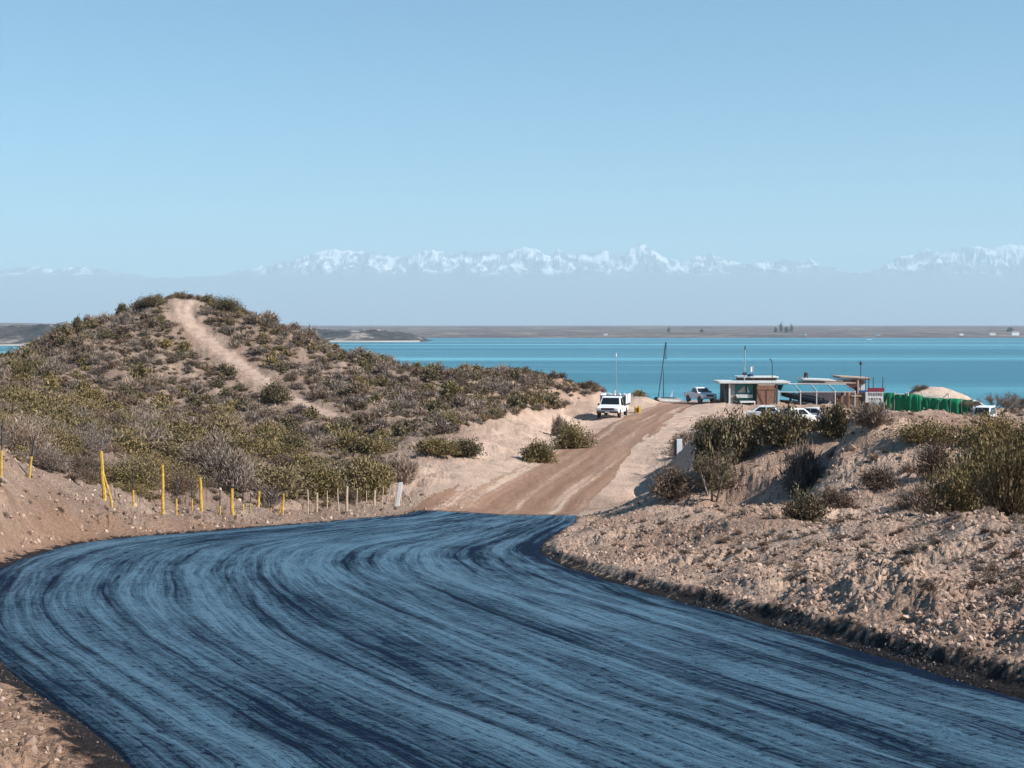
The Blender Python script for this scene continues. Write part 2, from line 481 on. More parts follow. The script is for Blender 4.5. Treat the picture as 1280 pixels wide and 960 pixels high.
# far land ---------------------------------------------------------
def land_mat(name, lo, hi, pale, sx=0.004, sy=0.0012, thr=0.62, fx=0.05):
    m, t, b = new_mat(name, rough=0.95, spec=0.1)
    p = geo_pos(t)
    a = noise_node(t, mapping(t, p, (sx, sy, sx)), 1.0, 6, 0.7)
    s = noise_node(t, mapping(t, p, (fx, fx * .5, fx)), 1.0, 4, 0.7)
    r = ramp(t, a.outputs[0], [(0.35, lo), (0.55, hi), (thr, pale)])
    r2 = ramp(t, s.outputs[0], [(0.4, (0.45, 0.45, 0.45)), (0.6, (1.1, 1.1, 1.1))])
    t.links.new(mix(t, 0.9, r.outputs[0], r2.outputs[0], 'MULTIPLY'), b.inputs["Base Color"])
    return m
MAT['far'] = land_mat("far_plain", (0.12, 0.085, 0.075), (0.25, 0.17, 0.145), (0.42, 0.32, 0.26), 0.004, 0.0022, 0.66, 0.03)
MAT['pen'] = land_mat("scrubby_headland", (0.05, 0.04, 0.038), (0.11, 0.085, 0.07), (0.42, 0.33, 0.27), 0.012, 0.012, 0.62, 0.06)
MAT['beach'] = simple("pale_beach", (0.55, 0.46, 0.38), 0.95, var=0.1, scale=0.02)
# mountains --------------------------------------------------------
m, t, b = new_mat("snowy_rock", rough=0.9, spec=0.1)
sa = t.nodes.new("ShaderNodeAttribute"); sa.attribute_name = "snow"
cc = mix(t, sa.outputs["Fac"], (0.20, 0.20, 0.22), (0.97, 0.97, 0.97))
t.links.new(cc, b.inputs["Base Color"])
MAT['mountain'] = m
# plants -----------------------------------------------------------
def leaf_mat(name, a_, b_, c_, transl=0.0):
    m, t, b = new_mat(name, rough=0.85, spec=0.12)
    oi = t.nodes.new("ShaderNodeObjectInfo")
    g = t.nodes.new("ShaderNodeAttribute"); g.attribute_name = "tone"
    r1 = ramp(t, g.outputs["Fac"], [(0.0, a_), (0.55, b_), (1.0, c_)])
    r2 = ramp(t, oi.outputs["Random"], [(0.0, (0.72, 0.72, 0.75)), (0.5, (1.0, 1.0, 1.0)), (1.0, (1.28, 1.2, 1.12))])
    t.links.new(mix(t, 1.0, r1.outputs[0], r2.outputs[0], 'MULTIPLY'), b.inputs["Base Color"])
    return m
MAT['twig'] = leaf_mat("grey_twigs", (0.12, 0.088, 0.066), (0.26, 0.20, 0.155), (0.47, 0.38, 0.31))
MAT['olive'] = leaf_mat("olive_leaves", (0.095, 0.072, 0.030), (0.205, 0.155, 0.068), (0.35, 0.27, 0.14))
MAT['green'] = leaf_mat("dull_green_leaves", (0.075, 0.060, 0.032), (0.155, 0.122, 0.066), (0.30, 0.24, 0.15))
MAT['brown'] = leaf_mat("dry_brown_twigs", (0.075, 0.052, 0.038), (0.165, 0.115, 0.082), (0.29, 0.215, 0.16))
MAT['bark'] = simple("weathered_bark", (0.20, 0.16, 0.13), 0.9, var=0.25, scale=12)
MAT['stone'] = None
m, t, b = new_mat("pinkish_stone", rough=0.95, spec=0.1)
oi = t.nodes.new("ShaderNodeObjectInfo")
r1 = ramp(t, oi.outputs["Random"], [(0.0, (0.18, 0.12, 0.09)), (0.5, (0.37, 0.255, 0.19)), (1.0, (0.54, 0.395, 0.305))])
t.links.new(r1.outputs[0], b.inputs["Base Color"]); MAT['stone'] = m
m, t, b = new_mat("tarred_gravel", rough=0.6, spec=0.4)
oi = t.nodes.new("ShaderNodeObjectInfo")
r1 = ramp(t, oi.outputs["Random"], [(0.0, (0.010, 0.009, 0.009)), (0.75, (0.035, 0.03, 0.028)), (1.0, (0.25, 0.19, 0.15))])
t.links.new(r1.outputs[0], b.inputs["Base Color"]); MAT['tar'] = m
# things -----------------------------------------------------------
MAT['yellow'] = simple("yellow_paint", (0.58, 0.36, 0.06), 0.75, var=0.25, scale=9)
MAT['dark_steel'] = simple("dark_steel", (0.035, 0.032, 0.032), 0.6, 0.0, 0.2, 10)
MAT['pale_wood'] = simple("pale_weathered_wood", (0.50, 0.38, 0.25), 0.85, var=0.2, scale=18)
MAT['white'] = simple("white_paint", (0.80, 0.80, 0.80), 0.35, var=0.03, scale=3)
MAT['offwhite'] = simple("off_white_paint", (0.66, 0.66, 0.63), 0.6, var=0.08, scale=3)
MAT['glass'] = new_mat("dark_glass", (0.012, 0.014, 0.018), 0.08, spec=0.7)[0]
MAT['rubber'] = simple("black_rubber", (0.018, 0.018, 0.018), 0.8, var=0.1)
MAT['rim'] = simple("grey_wheel_rim", (0.30, 0.30, 0.31), 0.4, 0.4, 0.08)
MAT['black'] = simple("black_plastic", (0.02, 0.02, 0.022), 0.5, var=0.1)
MAT['silver'] = simple("silver_paint", (0.66, 0.70, 0.74), 0.3, 0.1, 0.04)
MAT['lamp'] = new_mat("clear_lamp_glass", (0.75, 0.75, 0.72), 0.1)[0]
MAT['red'] = simple("dark_red_paint", (0.20, 0.025, 0.04), 0.5, var=0.12)
MAT['brownwood'] = simple("brown_red_boards", (0.27, 0.135, 0.085), 0.8, var=0.2, scale=6)
MAT['darkwood'] = simple("dark_brown_boards", (0.10, 0.055, 0.04), 0.8, var=0.2, scale=6)
MAT['brick'] = simple("pink_brick_wall", (0.42, 0.25, 0.19), 0.9, var=0.15, scale=5)
MAT['grey'] = simple("grey_render", (0.36, 0.34, 0.34), 0.85, var=0.1)
MAT['teal'] = simple("teal_canvas", (0.03, 0.19, 0.17), 0.7, var=0.15, scale=4)
MAT['bluecloth'] = simple("blue_grey_shade_sheet", (0.06, 0.23, 0.29), 0.6, var=0.15, scale=3)
MAT['navy'] = simple("navy_hull_paint", (0.035, 0.06, 0.11), 0.35, var=0.12)
MAT['bluep'] = simple("blue_paint", (0.03, 0.09, 0.28), 0.4, var=0.1)
MAT['beige'] = simple("beige_sand_colour", (0.50, 0.38, 0.29), 0.9, var=0.12, scale=1.5)
MAT['galv'] = simple("galvanised_steel", (0.42, 0.46, 0.48), 0.45, 0.5, 0.1)
m, t, b = new_mat("green_shade_cloth", (0.0, 0.17, 0.065), 0.75, spec=0.2)
oc = t.nodes.new("ShaderNodeTexCoord").outputs["Object"]
fn = noise_node(t, mapping(t, oc, (1.2, 1.2, 0.5)), 1.0, 5)
r1 = ramp(t, fn.outputs[0], [(0.35, (0.004, 0.12, 0.05)), (0.6, (0.008, 0.21, 0.09)), (0.8, (0.02, 0.30, 0.14))])
t.links.new(r1.outputs[0], b.inputs["Base Color"])
t.links.new(bump(t, fn.outputs[0], 0.6, 0.15), b.inputs["Normal"]); MAT['greencloth'] = m

# ------------------------------------------------------------------ mesh helpers
def fast_mesh(name, V, Fq, mat, smooth=False, attrs=(), uv=None, mats=None, midx=None):
    V = np.asarray(V, np.float32); Fq = np.asarray(Fq, np.int32)
    me = bpy.data.meshes.new(name)
    me.vertices.add(len(V)); me.vertices.foreach_set("co", V.ravel())
    k = Fq.shape[1]
    me.loops.add(Fq.size); me.loops.foreach_set("vertex_index", Fq.ravel())
    me.polygons.add(len(Fq)); me.polygons.foreach_set("loop_start", np.arange(0, Fq.size, k, dtype=np.int32))
    try: me.polygons.foreach_set("loop_total", np.full(len(Fq), k, np.int32))
    except Exception: pass
    for nm, kind, data in attrs:
        a = me.attributes.new(nm, kind, 'POINT')
        a.data.foreach_set("color" if kind == 'FLOAT_COLOR' else "value", np.asarray(data, np.float32).ravel())
    if uv is not None:
        l = me.uv_layers.new(name="flow")
        l.data.foreach_set("uv", np.asarray(uv, np.float32)[Fq.ravel()].ravel())
    me.update(calc_edges=True)
    me.polygons.foreach_set("use_smooth", np.full(len(Fq), smooth, bool))
    for mm in (mats or [mat]): me.materials.append(mm)
    if midx is not None: me.polygons.foreach_set("material_index", np.asarray(midx, np.int32))
    me.update()
    return me

def link(name, me, parent=None, **props):
    o = bpy.data.objects.new(name, me)
    COL.objects.link(o)
    if parent is not None: o.parent = parent
    for k, v in props.items(): o[k] = v
    return o

class MB:
    """collects boxes, tubes and prisms and links them as one mesh object"""
    def __init__(s): s.v = []; s.f = []
    def add(s, V, Fc):
        n = len(s.v); s.v += [tuple(p) for p in V]; s.f += [tuple(i + n for i in q) for q in Fc]; return s
    def box(s, x0, x1, y0, y1, z0, z1):
        V = [(x, y, z) for z in (z0, z1) for y in (y0, y1) for x in (x0, x1)]
        return s.add(V, [(0, 2, 3, 1), (4, 5, 7, 6), (0, 1, 5, 4), (2, 6, 7, 3), (0, 4, 6, 2), (1, 3, 7, 5)])
    def hexa(s, P):            # 8 points: bottom 4 ccw, top 4 ccw
        return s.add(P, [(0, 3, 2, 1), (4, 5, 6, 7), (0, 1, 5, 4), (1, 2, 6, 5), (2, 3, 7, 6), (3, 0, 4, 7)])
    def tube(s, a, b, r0, r1=None, n=8, cap=True):
        a, b = Vector(a), Vector(b); r1 = r0 if r1 is None else r1
        d = (b - a); d.normalize()
        u = d.orthogonal().normalized(); w = d.cross(u)
        V = []
        for p, r in ((a, r0), (b, r1)):
            for k in range(n):
                q = 2 * math.pi * k / n; V.append(p + (u * math.cos(q) + w * math.sin(q)) * r)
        Fc = [(k, (k + 1) % n, n + (k + 1) % n, n + k) for k in range(n)]
        if cap: Fc += [tuple(range(n))[::-1], tuple(range(n, 2 * n))]
        return s.add(V, Fc)
    def path(s, P, r, n=8):
        for a, b in zip(P[:-1], P[1:]): s.tube(a, b, r, r, n)
        return s
    def prism(s, prof, w0, w1, tw=None):   # profile in x,z extruded in y; tw: list of half width factor per point
        n = len(prof)
        V = []
        for side in (-1, 1):
            for k, (x, z) in enumerate(prof):
                f = 1 if tw is None else tw[k]
                mid = (w0 + w1) / 2; hw = (w1 - w0) / 2
                V.append((x, mid + side * hw * f, z))
        Fc = [tuple(range(n)), tuple(range(n, 2 * n))[::-1]]
        Fc += [(k, k + n, (k + 1) % n + n, (k + 1) % n) for k in range(n)]
        return s.add(V, Fc)
    def build(s, name, mat, parent=None, bevel=0.0, smooth=False, **props):
        me = bpy.data.meshes.new(name); me.from_pydata(s.v, [], s.f); me.update()
        me.materials.append(MAT[mat] if isinstance(mat, str) else mat)
        if smooth: me.polygons.foreach_set("use_smooth", [True] * len(me.polygons))
        o = link(name, me, parent, **props)
        if bevel:
            b = o.modifiers.new("bevel", 'BEVEL'); b.width = bevel; b.segments = 2; b.limit_method = 'ANGLE'
        return o

def thing(name, label, cat, loc=(0, 0, 0), rz=0.0, group=None):
    o = bpy.data.objects.new(name, None); COL.objects.link(o); o.empty_display_size = 0.3
    o.location = loc; o.rotation_euler = (0, 0, rz); o['label'] = label; o['category'] = cat
    if group: o['group'] = group
    return o

def tag(o, label, cat, group=None):
    o['label'] = label; o['category'] = cat
    if group: o['group'] = group
    return o

# ------------------------------------------------------------------ terrain
us = np.concatenate([np.linspace(-1.6, -0.41, 70, endpoint=False), np.linspace(-0.41, 0.41, 860), np.linspace(0.41, 1.6, 71)[1:]])
Ys = np.exp(np.linspace(math.log(3.2), math.log(330), 760))
UU, YY = np.meshgrid(us, Ys)
XX = UU * YY
Z, SD, DD, PD = feature(XX.ravel(), YY.ravel())
Xf, Yf = XX.ravel(), YY.ravel()
nr, nc = XX.shape
# soil colours (what the ground is made of)
pale = np.array([0.60, 0.435, 0.335]); pink = np.array([0.41, 0.28, 0.21]); greyb = np.array([0.27, 0.205, 0.165]); brn = np.array([0.30, 0.175, 0.11]); blk = np.array([0.020, 0.017, 0.018])
def lerp(a, b, f): return a * (1 - f[:, None]) + b * f[:, None]
n_a = fbm(Xf * 0.12, Yf * 0.12, 4, 91); n_b = fbm(Xf * 0.8, Yf * 0.8, 4, 95)
colr = lerp(np.tile(pink, (len(Xf), 1)), np.tile(pale, (len(Xf), 1)), sstep(-0.35, 0.45, n_a + 0.3 * n_b))
scrub = sstep(-6, -1, -(Xf + 0.06 * Yf) - 0) * sstep(36, 46, Yf)
colr = lerp(colr, np.tile(greyb, (len(Xf), 1)), scrub * 0.62)
plat = sstep(66, 80, Yf) * sstep(9, 2, DD)
colr = lerp(colr, np.tile(pale * np.array([1.12, 1.14, 1.17]), (len(Xf), 1)), plat * 0.85)
colr = lerp(colr, np.tile(pale, (len(Xf), 1)), 0.8 * (1 - sstep(0.7, 1.0, PD + 0.2 * n_b)))
# brown moist soil in the near left corner and by the left shoulder
cor = sstep(2.2, 0.3, SD + 0.5 * n_b) * sstep(0, -1, Xf) * sstep(70, 40, Yf)
colr = lerp(colr, np.tile(brn, (len(Xf), 1)), cor * 0.75)
tarw = np.where(Xf > 0.3, np.interp(Yf, [8, 22, 33, 45], [0.28, 0.20, 0.07, 0.04]), np.interp(Yf, [8, 18, 30, 60], [0.16, 0.15, 0.12, 0.07]))
tar = sstep(1.5, 0.5, (SD + 0.16 * n_b + 0.22 * fbm(Xf * 6, Yf * 6, 3, 99)) / tarw) * (Yf < 75)
colr = lerp(colr, np.tile(blk, (len(Xf), 1)), tar * 0.97)
ii = np.arange(nr * nc).reshape(nr, nc)
quads = np.stack([ii[:-1, :-1], ii[:-1, 1:], ii[1:, 1:], ii[1:, :-1]], -1).reshape(-1, 4)
V = np.stack([Xf, Yf, Z], -1)
me = fast_mesh("ground", V, quads, MAT['soil'], True, [("soil", 'FLOAT_COLOR', np.hstack([colr, np.ones((len(Xf), 1))]))])
g_obj = link("ground", me, kind='structure')

def sheet(name, mask_v, dz, mat, uv=None):
    q = quads[mask_v[quads].all(1)]
    u, inv = np.unique(q, return_inverse=True)
    V2 = V[u].copy(); V2[:, 2] += dz
    me = fast_mesh(name, V2, inv.reshape(-1, 4), mat, True, uv=None if uv is None else uv[u])
    return link(name, me, kind='structure')
jag = 0.9 * fbm((Xf - dirt_cx(Yf)) * .9, Yf * .035, 3, 101)
sheet("dirt_road", ((DD + jag) < -0.15) & (SD > 0.08), 0.02, MAT['dirt'], np.stack([Xf - dirt_cx(Yf), Yf], -1))
m, t, b = new_mat("trodden_sand", rough=0.95, spec=0.1)
n = noise_node(t, geo_pos(t), 1.2, 5)
r1 = ramp(t, n.outputs[0], [(0.3, (0.34, 0.24, 0.18)), (0.7, (0.52, 0.38, 0.29))]); t.links.new(r1.outputs[0], b.inputs["Base Color"])
sheet("path", (PD + 0.12 * n_b) < 0.80, 0.02, m)

# ------------------------------------------------------------------ asphalt sheet in flow coordinates
nk, ntt = 1000, 380
kk = np.linspace(0, 1, nk) ** 1.35
Ld, Rd = catmull(ROAD_L, 1200), catmull(ROAD_R, 1200)
ti = np.linspace(0, 1, 1200)
L2 = np.stack([np.interp(kk, ti, Ld[:, 0]), np.interp(kk, ti, Ld[:, 1])], -1)
R2 = np.stack([np.interp(kk, ti, Rd[:, 0]), np.interp(kk, ti, Rd[:, 1])], -1)
tt = np.linspace(0, 1, ntt)
GX = L2[:, None, 0] * (1 - tt) + R2[:, None, 0] * tt
GY = L2[:, None, 1] * (1 - tt) + R2[:, None, 1] * tt
cen = (L2 + R2) / 2
arc = np.concatenate([[0], np.cumsum(np.hypot(*np.diff(cen, axis=0).T))])
Uf = (tt[None, :] * 9.5 + np.zeros((nk, 1))).ravel()
Sf = (arc[:, None] + np.zeros((1, ntt))).ravel()
gx, gy = GX.ravel(), GY.ravel()
_t = sstep(64, 70, gy); gz = road_plane(gy) * (1 - _t) + tps(gx, gy) * _t
wobn = perlin(Uf * 0.25, Sf * 0.05, 110) * 0.8
gz = gz + perlin((Uf + wobn) * 3.2, Sf * 0.12, 111) * 0.014 + perlin((Uf + wobn) * 9, Sf * 0.5, 112) * 0.006 + fbm(gx * 0.5, gy * 0.5, 3, 113) * 0.02
mid_ = np.minimum(Uf, 9.5 - Uf)
gz = gz - 0.05 * sstep(0.25, 0.0, mid_) + 0.012
endd = sstep(0.06, 0.0, 1 - np.repeat(np.linspace(0, 1, nk), ntt)) * 0.0
edge_a = sstep(1.5, 0.2, 9.5 - Uf + 0.4 * perlin(Sf * .3, Uf, 114)) * np.interp(gy, [8, 60, 70], [1, 1, 0.5]) + 0.5 * sstep(0.5, 0.0, Uf)
jj = np.arange(nk * ntt).reshape(nk, ntt)
qd = np.stack([jj[:-1, :-1], jj[:-1, 1:], jj[1:, 1:], jj[1:, :-1]], -1).reshape(-1, 4)
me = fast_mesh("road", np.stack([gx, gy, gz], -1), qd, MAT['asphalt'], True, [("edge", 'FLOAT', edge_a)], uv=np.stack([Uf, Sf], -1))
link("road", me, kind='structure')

# ------------------------------------------------------------------ lake, far shore, headlands, mountains
WZ = -28.0
def grid_obj(name, xs, ys, zf, mat, smooth=True, attrs=None):
    X_, Y_ = np.meshgrid(xs, ys); x, y = X_.ravel(), Y_.ravel()
    z = zf(x, y)
    k = np.arange(x.size).reshape(X_.shape)
    q = np.stack([k[:-1, :-1], k[:-1, 1:], k[1:, 1:], k[1:, :-1]], -1).reshape(-1, 4)
    me = fast_mesh(name, np.stack([x, y, z], -1), q, mat, smooth, attrs(x, y, z) if attrs else ())
    return link(name, me, kind='structure')
grid_obj("lake_water", np.linspace(-9000, 9000, 30), np.linspace(200, 5200, 20), lambda x, y: np.full(x.shape, WZ), MAT['water'], False)

def far_z(x, y):
    shore = 3650 + 160 * perlin(x * 0.0009, x * 0 + 3.3, 120) + 50 * perlin(x * 0.004, x * 0 + 1.3, 121)
    d = y - shore
    rise = -31 + 3.6 * sstep(0, 60, d) + 9 * sstep(50, 900, d) + 17 * sstep(900, 4000, d) + 20 * sstep(3000, 26000, d)
    rise = rise + 22 * sstep(5000, 9000, y) * sstep(-0.25, -0.34, x / y)
    return rise + (1.2 * fbm(x * .012, y * .006, 4, 122) + 0.8 * fbm(x * .0012, y * .0012, 3, 123)) * sstep(30, 800, d) 
grid_obj("far_shore", np.linspace(-14000, 14000, 500), np.concatenate([np.linspace(3400, 4400, 60), np.linspace(4500, 33500, 110)]), far_z, MAT['far'])

def headland(name, px0, px1, prof, Y, depth, seed):
    # prof: list of (px, py_top); base at the water
    xs = np.linspace((px0 - 640) / F * Y, (px1 - 640) / F * Y, 300)
    px_ = [a for a, _ in prof]
    top = [(HOR - b_) / F * (Y + depth * .5) for _, b_ in prof]
    def zf(x, y):
        pxx = 640 + x / (Y + depth * .35) * F
        tz = np.interp(pxx, px_, top) - WZ
        v = (y - Y) / depth
        e = 0.25 * perlin(x * .006, y * 0 + 1, seed)
        sh = sstep(0.0, 0.45, v + e * .25) * sstep(1.0, 0.75, v)
        b0 = sstep(0.0, 0.05, v + e * .1) * 1.0
        n = 1 + 0.35 * fbm(x * .012, y * .012, 4, seed + 3)
        return WZ - 1.0 + b0 * 1.8 + np.maximum(0, tz - 1.5) * sh * n * 0.85 + sh * 1.6 * fbm(x * .08, y * .08, 3, seed + 5)
    o = grid_obj(name, xs, np.linspace(Y - 5, Y + depth, 120), zf, MAT['pen'])
    return o
headland("left_headland", -260, 150, [(-260, 402), (0, 405), (20, 403.5), (50, 405), (62, 411), (75, 407), (100, 408), (125, 415), (150, 428)], 2150, 420, 130)
headland("middle_headland", 300, 530, [(300, 410), (360, 411), (400, 413), (450, 411), (490, 412), (505, 415), (522, 421), (530, 426)], 2680, 330, 140)
def strip(name, pts, wid, Y):    # low pale beach at a headland's foot
    mb = MB()
    for (a, b_) in zip(pts[:-1], pts[1:]):
        x0 = (a - 640) / F * Y; x1 = (b_ - 640) / F * Y
        mb.hexa([(x0, Y - wid, WZ - .5), (x1, Y - wid, WZ - .5), (x1, Y + wid, WZ - .5), (x0, Y + wid, WZ - .5),
                 (x0, Y - wid * .6, WZ + 1.4), (x1, Y - wid * .6, WZ + 1.4), (x1, Y + wid, WZ + 2.2), (x0, Y + wid, WZ + 2.2)])
    o = mb.build(name, 'beach'); o['kind'] = 'structure'; return o
strip("left_beach", [-260, -60, 20, 45], 30, 2160)
strip("middle_beach", [410, 440, 470, 500, 524], 22, 2675)

MY = 40000.0
SKYL = [(-420, 335), (-200, 338), (0, 336), (40, 333), (80, 336), (100, 333), (130, 336), (160, 341), (200, 346), (240, 346), (290, 340), (330, 331), (360, 324), (385, 318), (405, 312), (430, 310),
        (445, 314), (470, 314), (495, 320), (515, 318), (540, 311), (560, 316), (585, 313), (620, 315), (640, 312), (660, 308), (675, 312), (688, 318), (697, 310), (712, 319), (735, 314), (757, 313),
        (775, 318), (788, 310), (801, 301), (812, 311), (830, 318), (850, 326), (868, 319), (885, 316), (900, 322), (930, 330), (960, 327), (980, 323), (1000, 327), (1012, 323), (1030, 333), (1060, 340), (1085, 339), (1102, 331),
        (1118, 320), (1140, 316), (1152, 309), (1165, 314), (1180, 314), (1200, 310), (1220, 306), (1240, 308), (1262, 304), (1290, 308), (1330, 312), (1450, 305), (1600, 315), (1750, 325)]
sx = np.array([a for a, _ in SKYL], float); sy = np.array([b_ for _, b_ in SKYL], float)
def mtn_z(x, y):
    px = 640 + x / MY * F
    H = (HOR - np.interp(px, sx, sy)) / F * MY
    H = H + 110 * (ridged(x * .0016, x * 0 + 2, 4, 150, .6) - .6) * sstep(900, 1500, H) + 20 * perlin(x * .006, x * 0, 151)
    HB = 1250.0
    vb = np.clip((y - (MY - 5500)) / 3400, 0, 1)
    zb = HB * vb ** 1.3 * (1 + 0.02 * perlin(x * .0003, y * .0002, 155))
    vt = np.clip((y - (MY - 2300)) / 2300 + 0.22 * fbm(x * .0005, y * .0005, 3, 152), 0, 1)
    rg = ridged(x * .0008 + .35 * perlin(x * .0005, y * .0005, 154), y * .0011, 6, 153, 0.62)
    cr = sstep(0.80, 1.0, (y - (MY - 2300)) / 2300)
    zt = np.maximum(H - HB, 40) * (vt ** 1.1 * (0.35 + 0.75 * rg) * (1 - cr) + cr)
    z = zb + zt * (y > MY - 2300)
    z = np.where(y > MY, H * (1 - (y - MY) / 2500.0), z)
    return z - 20
def mtn_attr(x, y, z):
    line = 1370 + 90 * fbm(x * .0007, y * .0007, 4, 160)
    g = fbm(x * .0026, z * .0042, 5, 161, .65) * .6 + (ridged(x * .0016 + z * .0011, z * .0026 - x * .0004, 4, 165, .6) - .55) * 1.5
    s = sstep(-60, 120, z - line) * sstep(-0.10, 0.14, g + (z - 1720) / 1500)
    return [("snow", 'FLOAT', s)]
grid_obj("snowy_mountains", np.linspace(-18500, 18500, 1150), np.linspace(MY - 5500, MY + 1400, 120), mtn_z, MAT['mountain'], False, mtn_attr)

# ------------------------------------------------------------------ haze
def add_haze():
    mb = MB(); mb.box(-26000, 26000, -60, 47000, -43.5, 2420)
    m = bpy.data.materials.new("thin_air"); m.use_nodes = True
    t = m.node_tree; t.nodes.clear()
    out = t.nodes.new("ShaderNodeOutputMaterial"); v = t.nodes.new("ShaderNodeVolumePrincipled")
    v.inputs["Color"].default_value = (0.72, 0.91, 1.0, 1); v.inputs["Density"].default_value = HAZE; v.inputs["Anisotropy"].default_value = 0.0
    t.links.new(v.outputs[0], out.inputs["Volume"])
    o = mb.build("haze", m); o['kind'] = 'stuff'; return o
HAZE = 5.0e-5
add_haze()
# ------------------------------------------------------------------ plants
def gen_shrub(seed, ntip, nleaf, ll, lw, H=1.0, Rr=1.0, up=0.4, spread=0.12, stem_w=0.012, bare=0.35, flat=False, clump=None):
    """returns (foliage verts, tris, tone) and (stem verts, tris, tone) of one unit shrub"""
    r = np.random.default_rng(seed)
    az = r.random(ntip) * 2 * np.pi
    el = np.arcsin(np.clip(r.random(ntip) ** 0.8, 0.03, 1))
    rad = 0.55 + 0.45 * r.random(ntip) ** 0.6
    lob = 1 + 0.22 * np.sin(az * 2 + seed) + 0.16 * np.sin(az * 5 + seed * 2.3) + 0.12 * r.standard_normal(ntip)
    T = np.stack([np.cos(az) * np.cos(el) * Rr * rad * lob, np.sin(az) * np.cos(el) * Rr * rad * lob, 0.04 + np.sin(el) * H * rad * (0.85 + 0.25 * r.random(ntip) * lob)], 1)
    B = np.stack([r.normal(0, 0.07, ntip), r.normal(0, 0.07, ntip), np.full(ntip, -0.08)], 1)
    M = B * 0.45 + T * 0.55 + np.stack([r.normal(0, .05, ntip), r.normal(0, .05, ntip), np.full(ntip, -0.02 + 0.10 * (1 - up))], 1)
    # stems: two strips each, crossed
    sv, sf, st = [], [], []
    for a_, b_, w0, w1 in ((B, M, stem_w, stem_w * .7), (M, T, stem_w * .7, stem_w * .25)):
        d = b_ - a_; d /= np.linalg.norm(d, axis=1)[:, None] + 1e-9
        o = np.cross(d, r.standard_normal((ntip, 3))); o /= np.linalg.norm(o, axis=1)[:, None] + 1e-9
        for q in (o, np.cross(d, o)):
            n0 = sum(len(x) for x in sv)
            V_ = np.stack([a_ - q * w0, a_ + q * w0, b_ + q * w1, b_ - q * w1], 1).reshape(-1, 3)
            i0 = n0 + np.arange(ntip)[:, None] * 4
            sv.append(V_); sf.append(np.concatenate([i0 + [0, 1, 2], i0 + [0, 2, 3]])); st.append(np.repeat(r.random(ntip), 4))
    # leaves or twiglets
    N = ntip * nleaf
    k = np.repeat(np.arange(ntip), nleaf)
    s = bare + (1 - bare) * r.random(N) ** 0.7
    P = np.where(s[:, None] < .55, B[k] + (M[k] - B[k]) * (s[:, None] / .55), M[k] + (T[k] - M[k]) * ((s[:, None] - .55) / .45))
    P = P + r.standard_normal((N, 3)) * spread * (0.35 + s[:, None])
    P[:, 2] = np.abs(P[:, 2]) + 0.01
    D = r.standard_normal((N, 3)); D /= np.linalg.norm(D, axis=1)[:, None]
    od = P / (np.linalg.norm(P, axis=1)[:, None] + 1e-6)
    D = D + od * 0.8 + np.array([0, 0, up]); D /= np.linalg.norm(D, axis=1)[:, None]
    O = np.cross(D, r.standard_normal((N, 3))); O /= np.linalg.norm(O, axis=1)[:, None] + 1e-9
    L = ll * (0.5 + r.random(N))[:, None]; Wd = lw * (0.6 + 0.8 * r.random(N))[:, None]
    Vl = np.stack([P - O * Wd, P + O * Wd, P + D * L], 1).reshape(-1, 3)
    Fl = np.arange(N * 3).reshape(-1, 3)
    tone = np.clip(np.repeat(r.random(ntip), nleaf) * 0.5 + r.random(N) * 0.6 - 0.05, 0, 1)
    return (Vl, Fl, np.repeat(tone, 3)), (np.vstack(sv), np.vstack(sf), np.concatenate(st))

def shrub_mesh(name, leafmat, stemmat, **kw):
    a_, b_ = gen_shrub(**kw)
    Vv = np.vstack([a_[0], b_[0]]); Ff = np.vstack([a_[1], b_[1] + len(a_[0])])
    mi = np.concatenate([np.zeros(len(a_[1]), int), np.ones(len(b_[1]), int)])
    return fast_mesh(name, Vv, Ff, None, False, [("tone", 'FLOAT', np.concatenate([a_[2], b_[2]]))], mats=[MAT[leafmat], MAT[stemmat]], midx=mi)

KINDS_ = {   # leaf material, stem material, parameters
    'twig': ('twig', 'twig', dict(ll=0.20, lw=0.016, H=0.85, Rr=0.95, up=0.5, spread=0.10, stem_w=0.014, bare=0.3)),
    'olive': ('olive', 'brown', dict(ll=0.11, lw=0.034, H=1.15, Rr=0.95, up=0.5, spread=0.10, stem_w=0.014, bare=0.35)),
    'green': ('green', 'brown', dict(ll=0.10, lw=0.036, H=1.0, Rr=1.0, up=0.3, spread=0.11, stem_w=0.015, bare=0.3)),
    'brown': ('brown', 'brown', dict(ll=0.16, lw=0.018, H=0.75, Rr=1.0, up=0.3, spread=0.11, stem_w=0.013, bare=0.3)),
}
LOD = {}
for kn, (lm, sm, kw) in KINDS_.items():
    for lod, (nt_, nl_, f_) in enumerate(((130, 42, 0.55), (70, 20, 1.0), (42, 13, 1.7))):
        for v_ in range(3):
            k2 = dict(kw); k2['ll'] *= f_; k2['lw'] *= f_ * (1.0 if lod < 2 else 1.25); k2['stem_w'] *= (0.7, 1, 1.3)[lod]
            LOD[kn, lod, v_] = shrub_mesh("desert_shrub", lm, sm, seed=100 + v_ * 7 + lod * 31 + len(kn), ntip=nt_, nleaf=nl_, **k2)

def place_mesh(name, me, p, sc, rz, label=None, cat=None, group=None, parent=None):
    o = link(name, me, parent)
    o.location = p; o.rotation_euler = (0, 0, rz); o.scale = sc if hasattr(sc, '__len__') else (sc, sc, sc)
    if label: tag(o, label, cat, group)
    return o

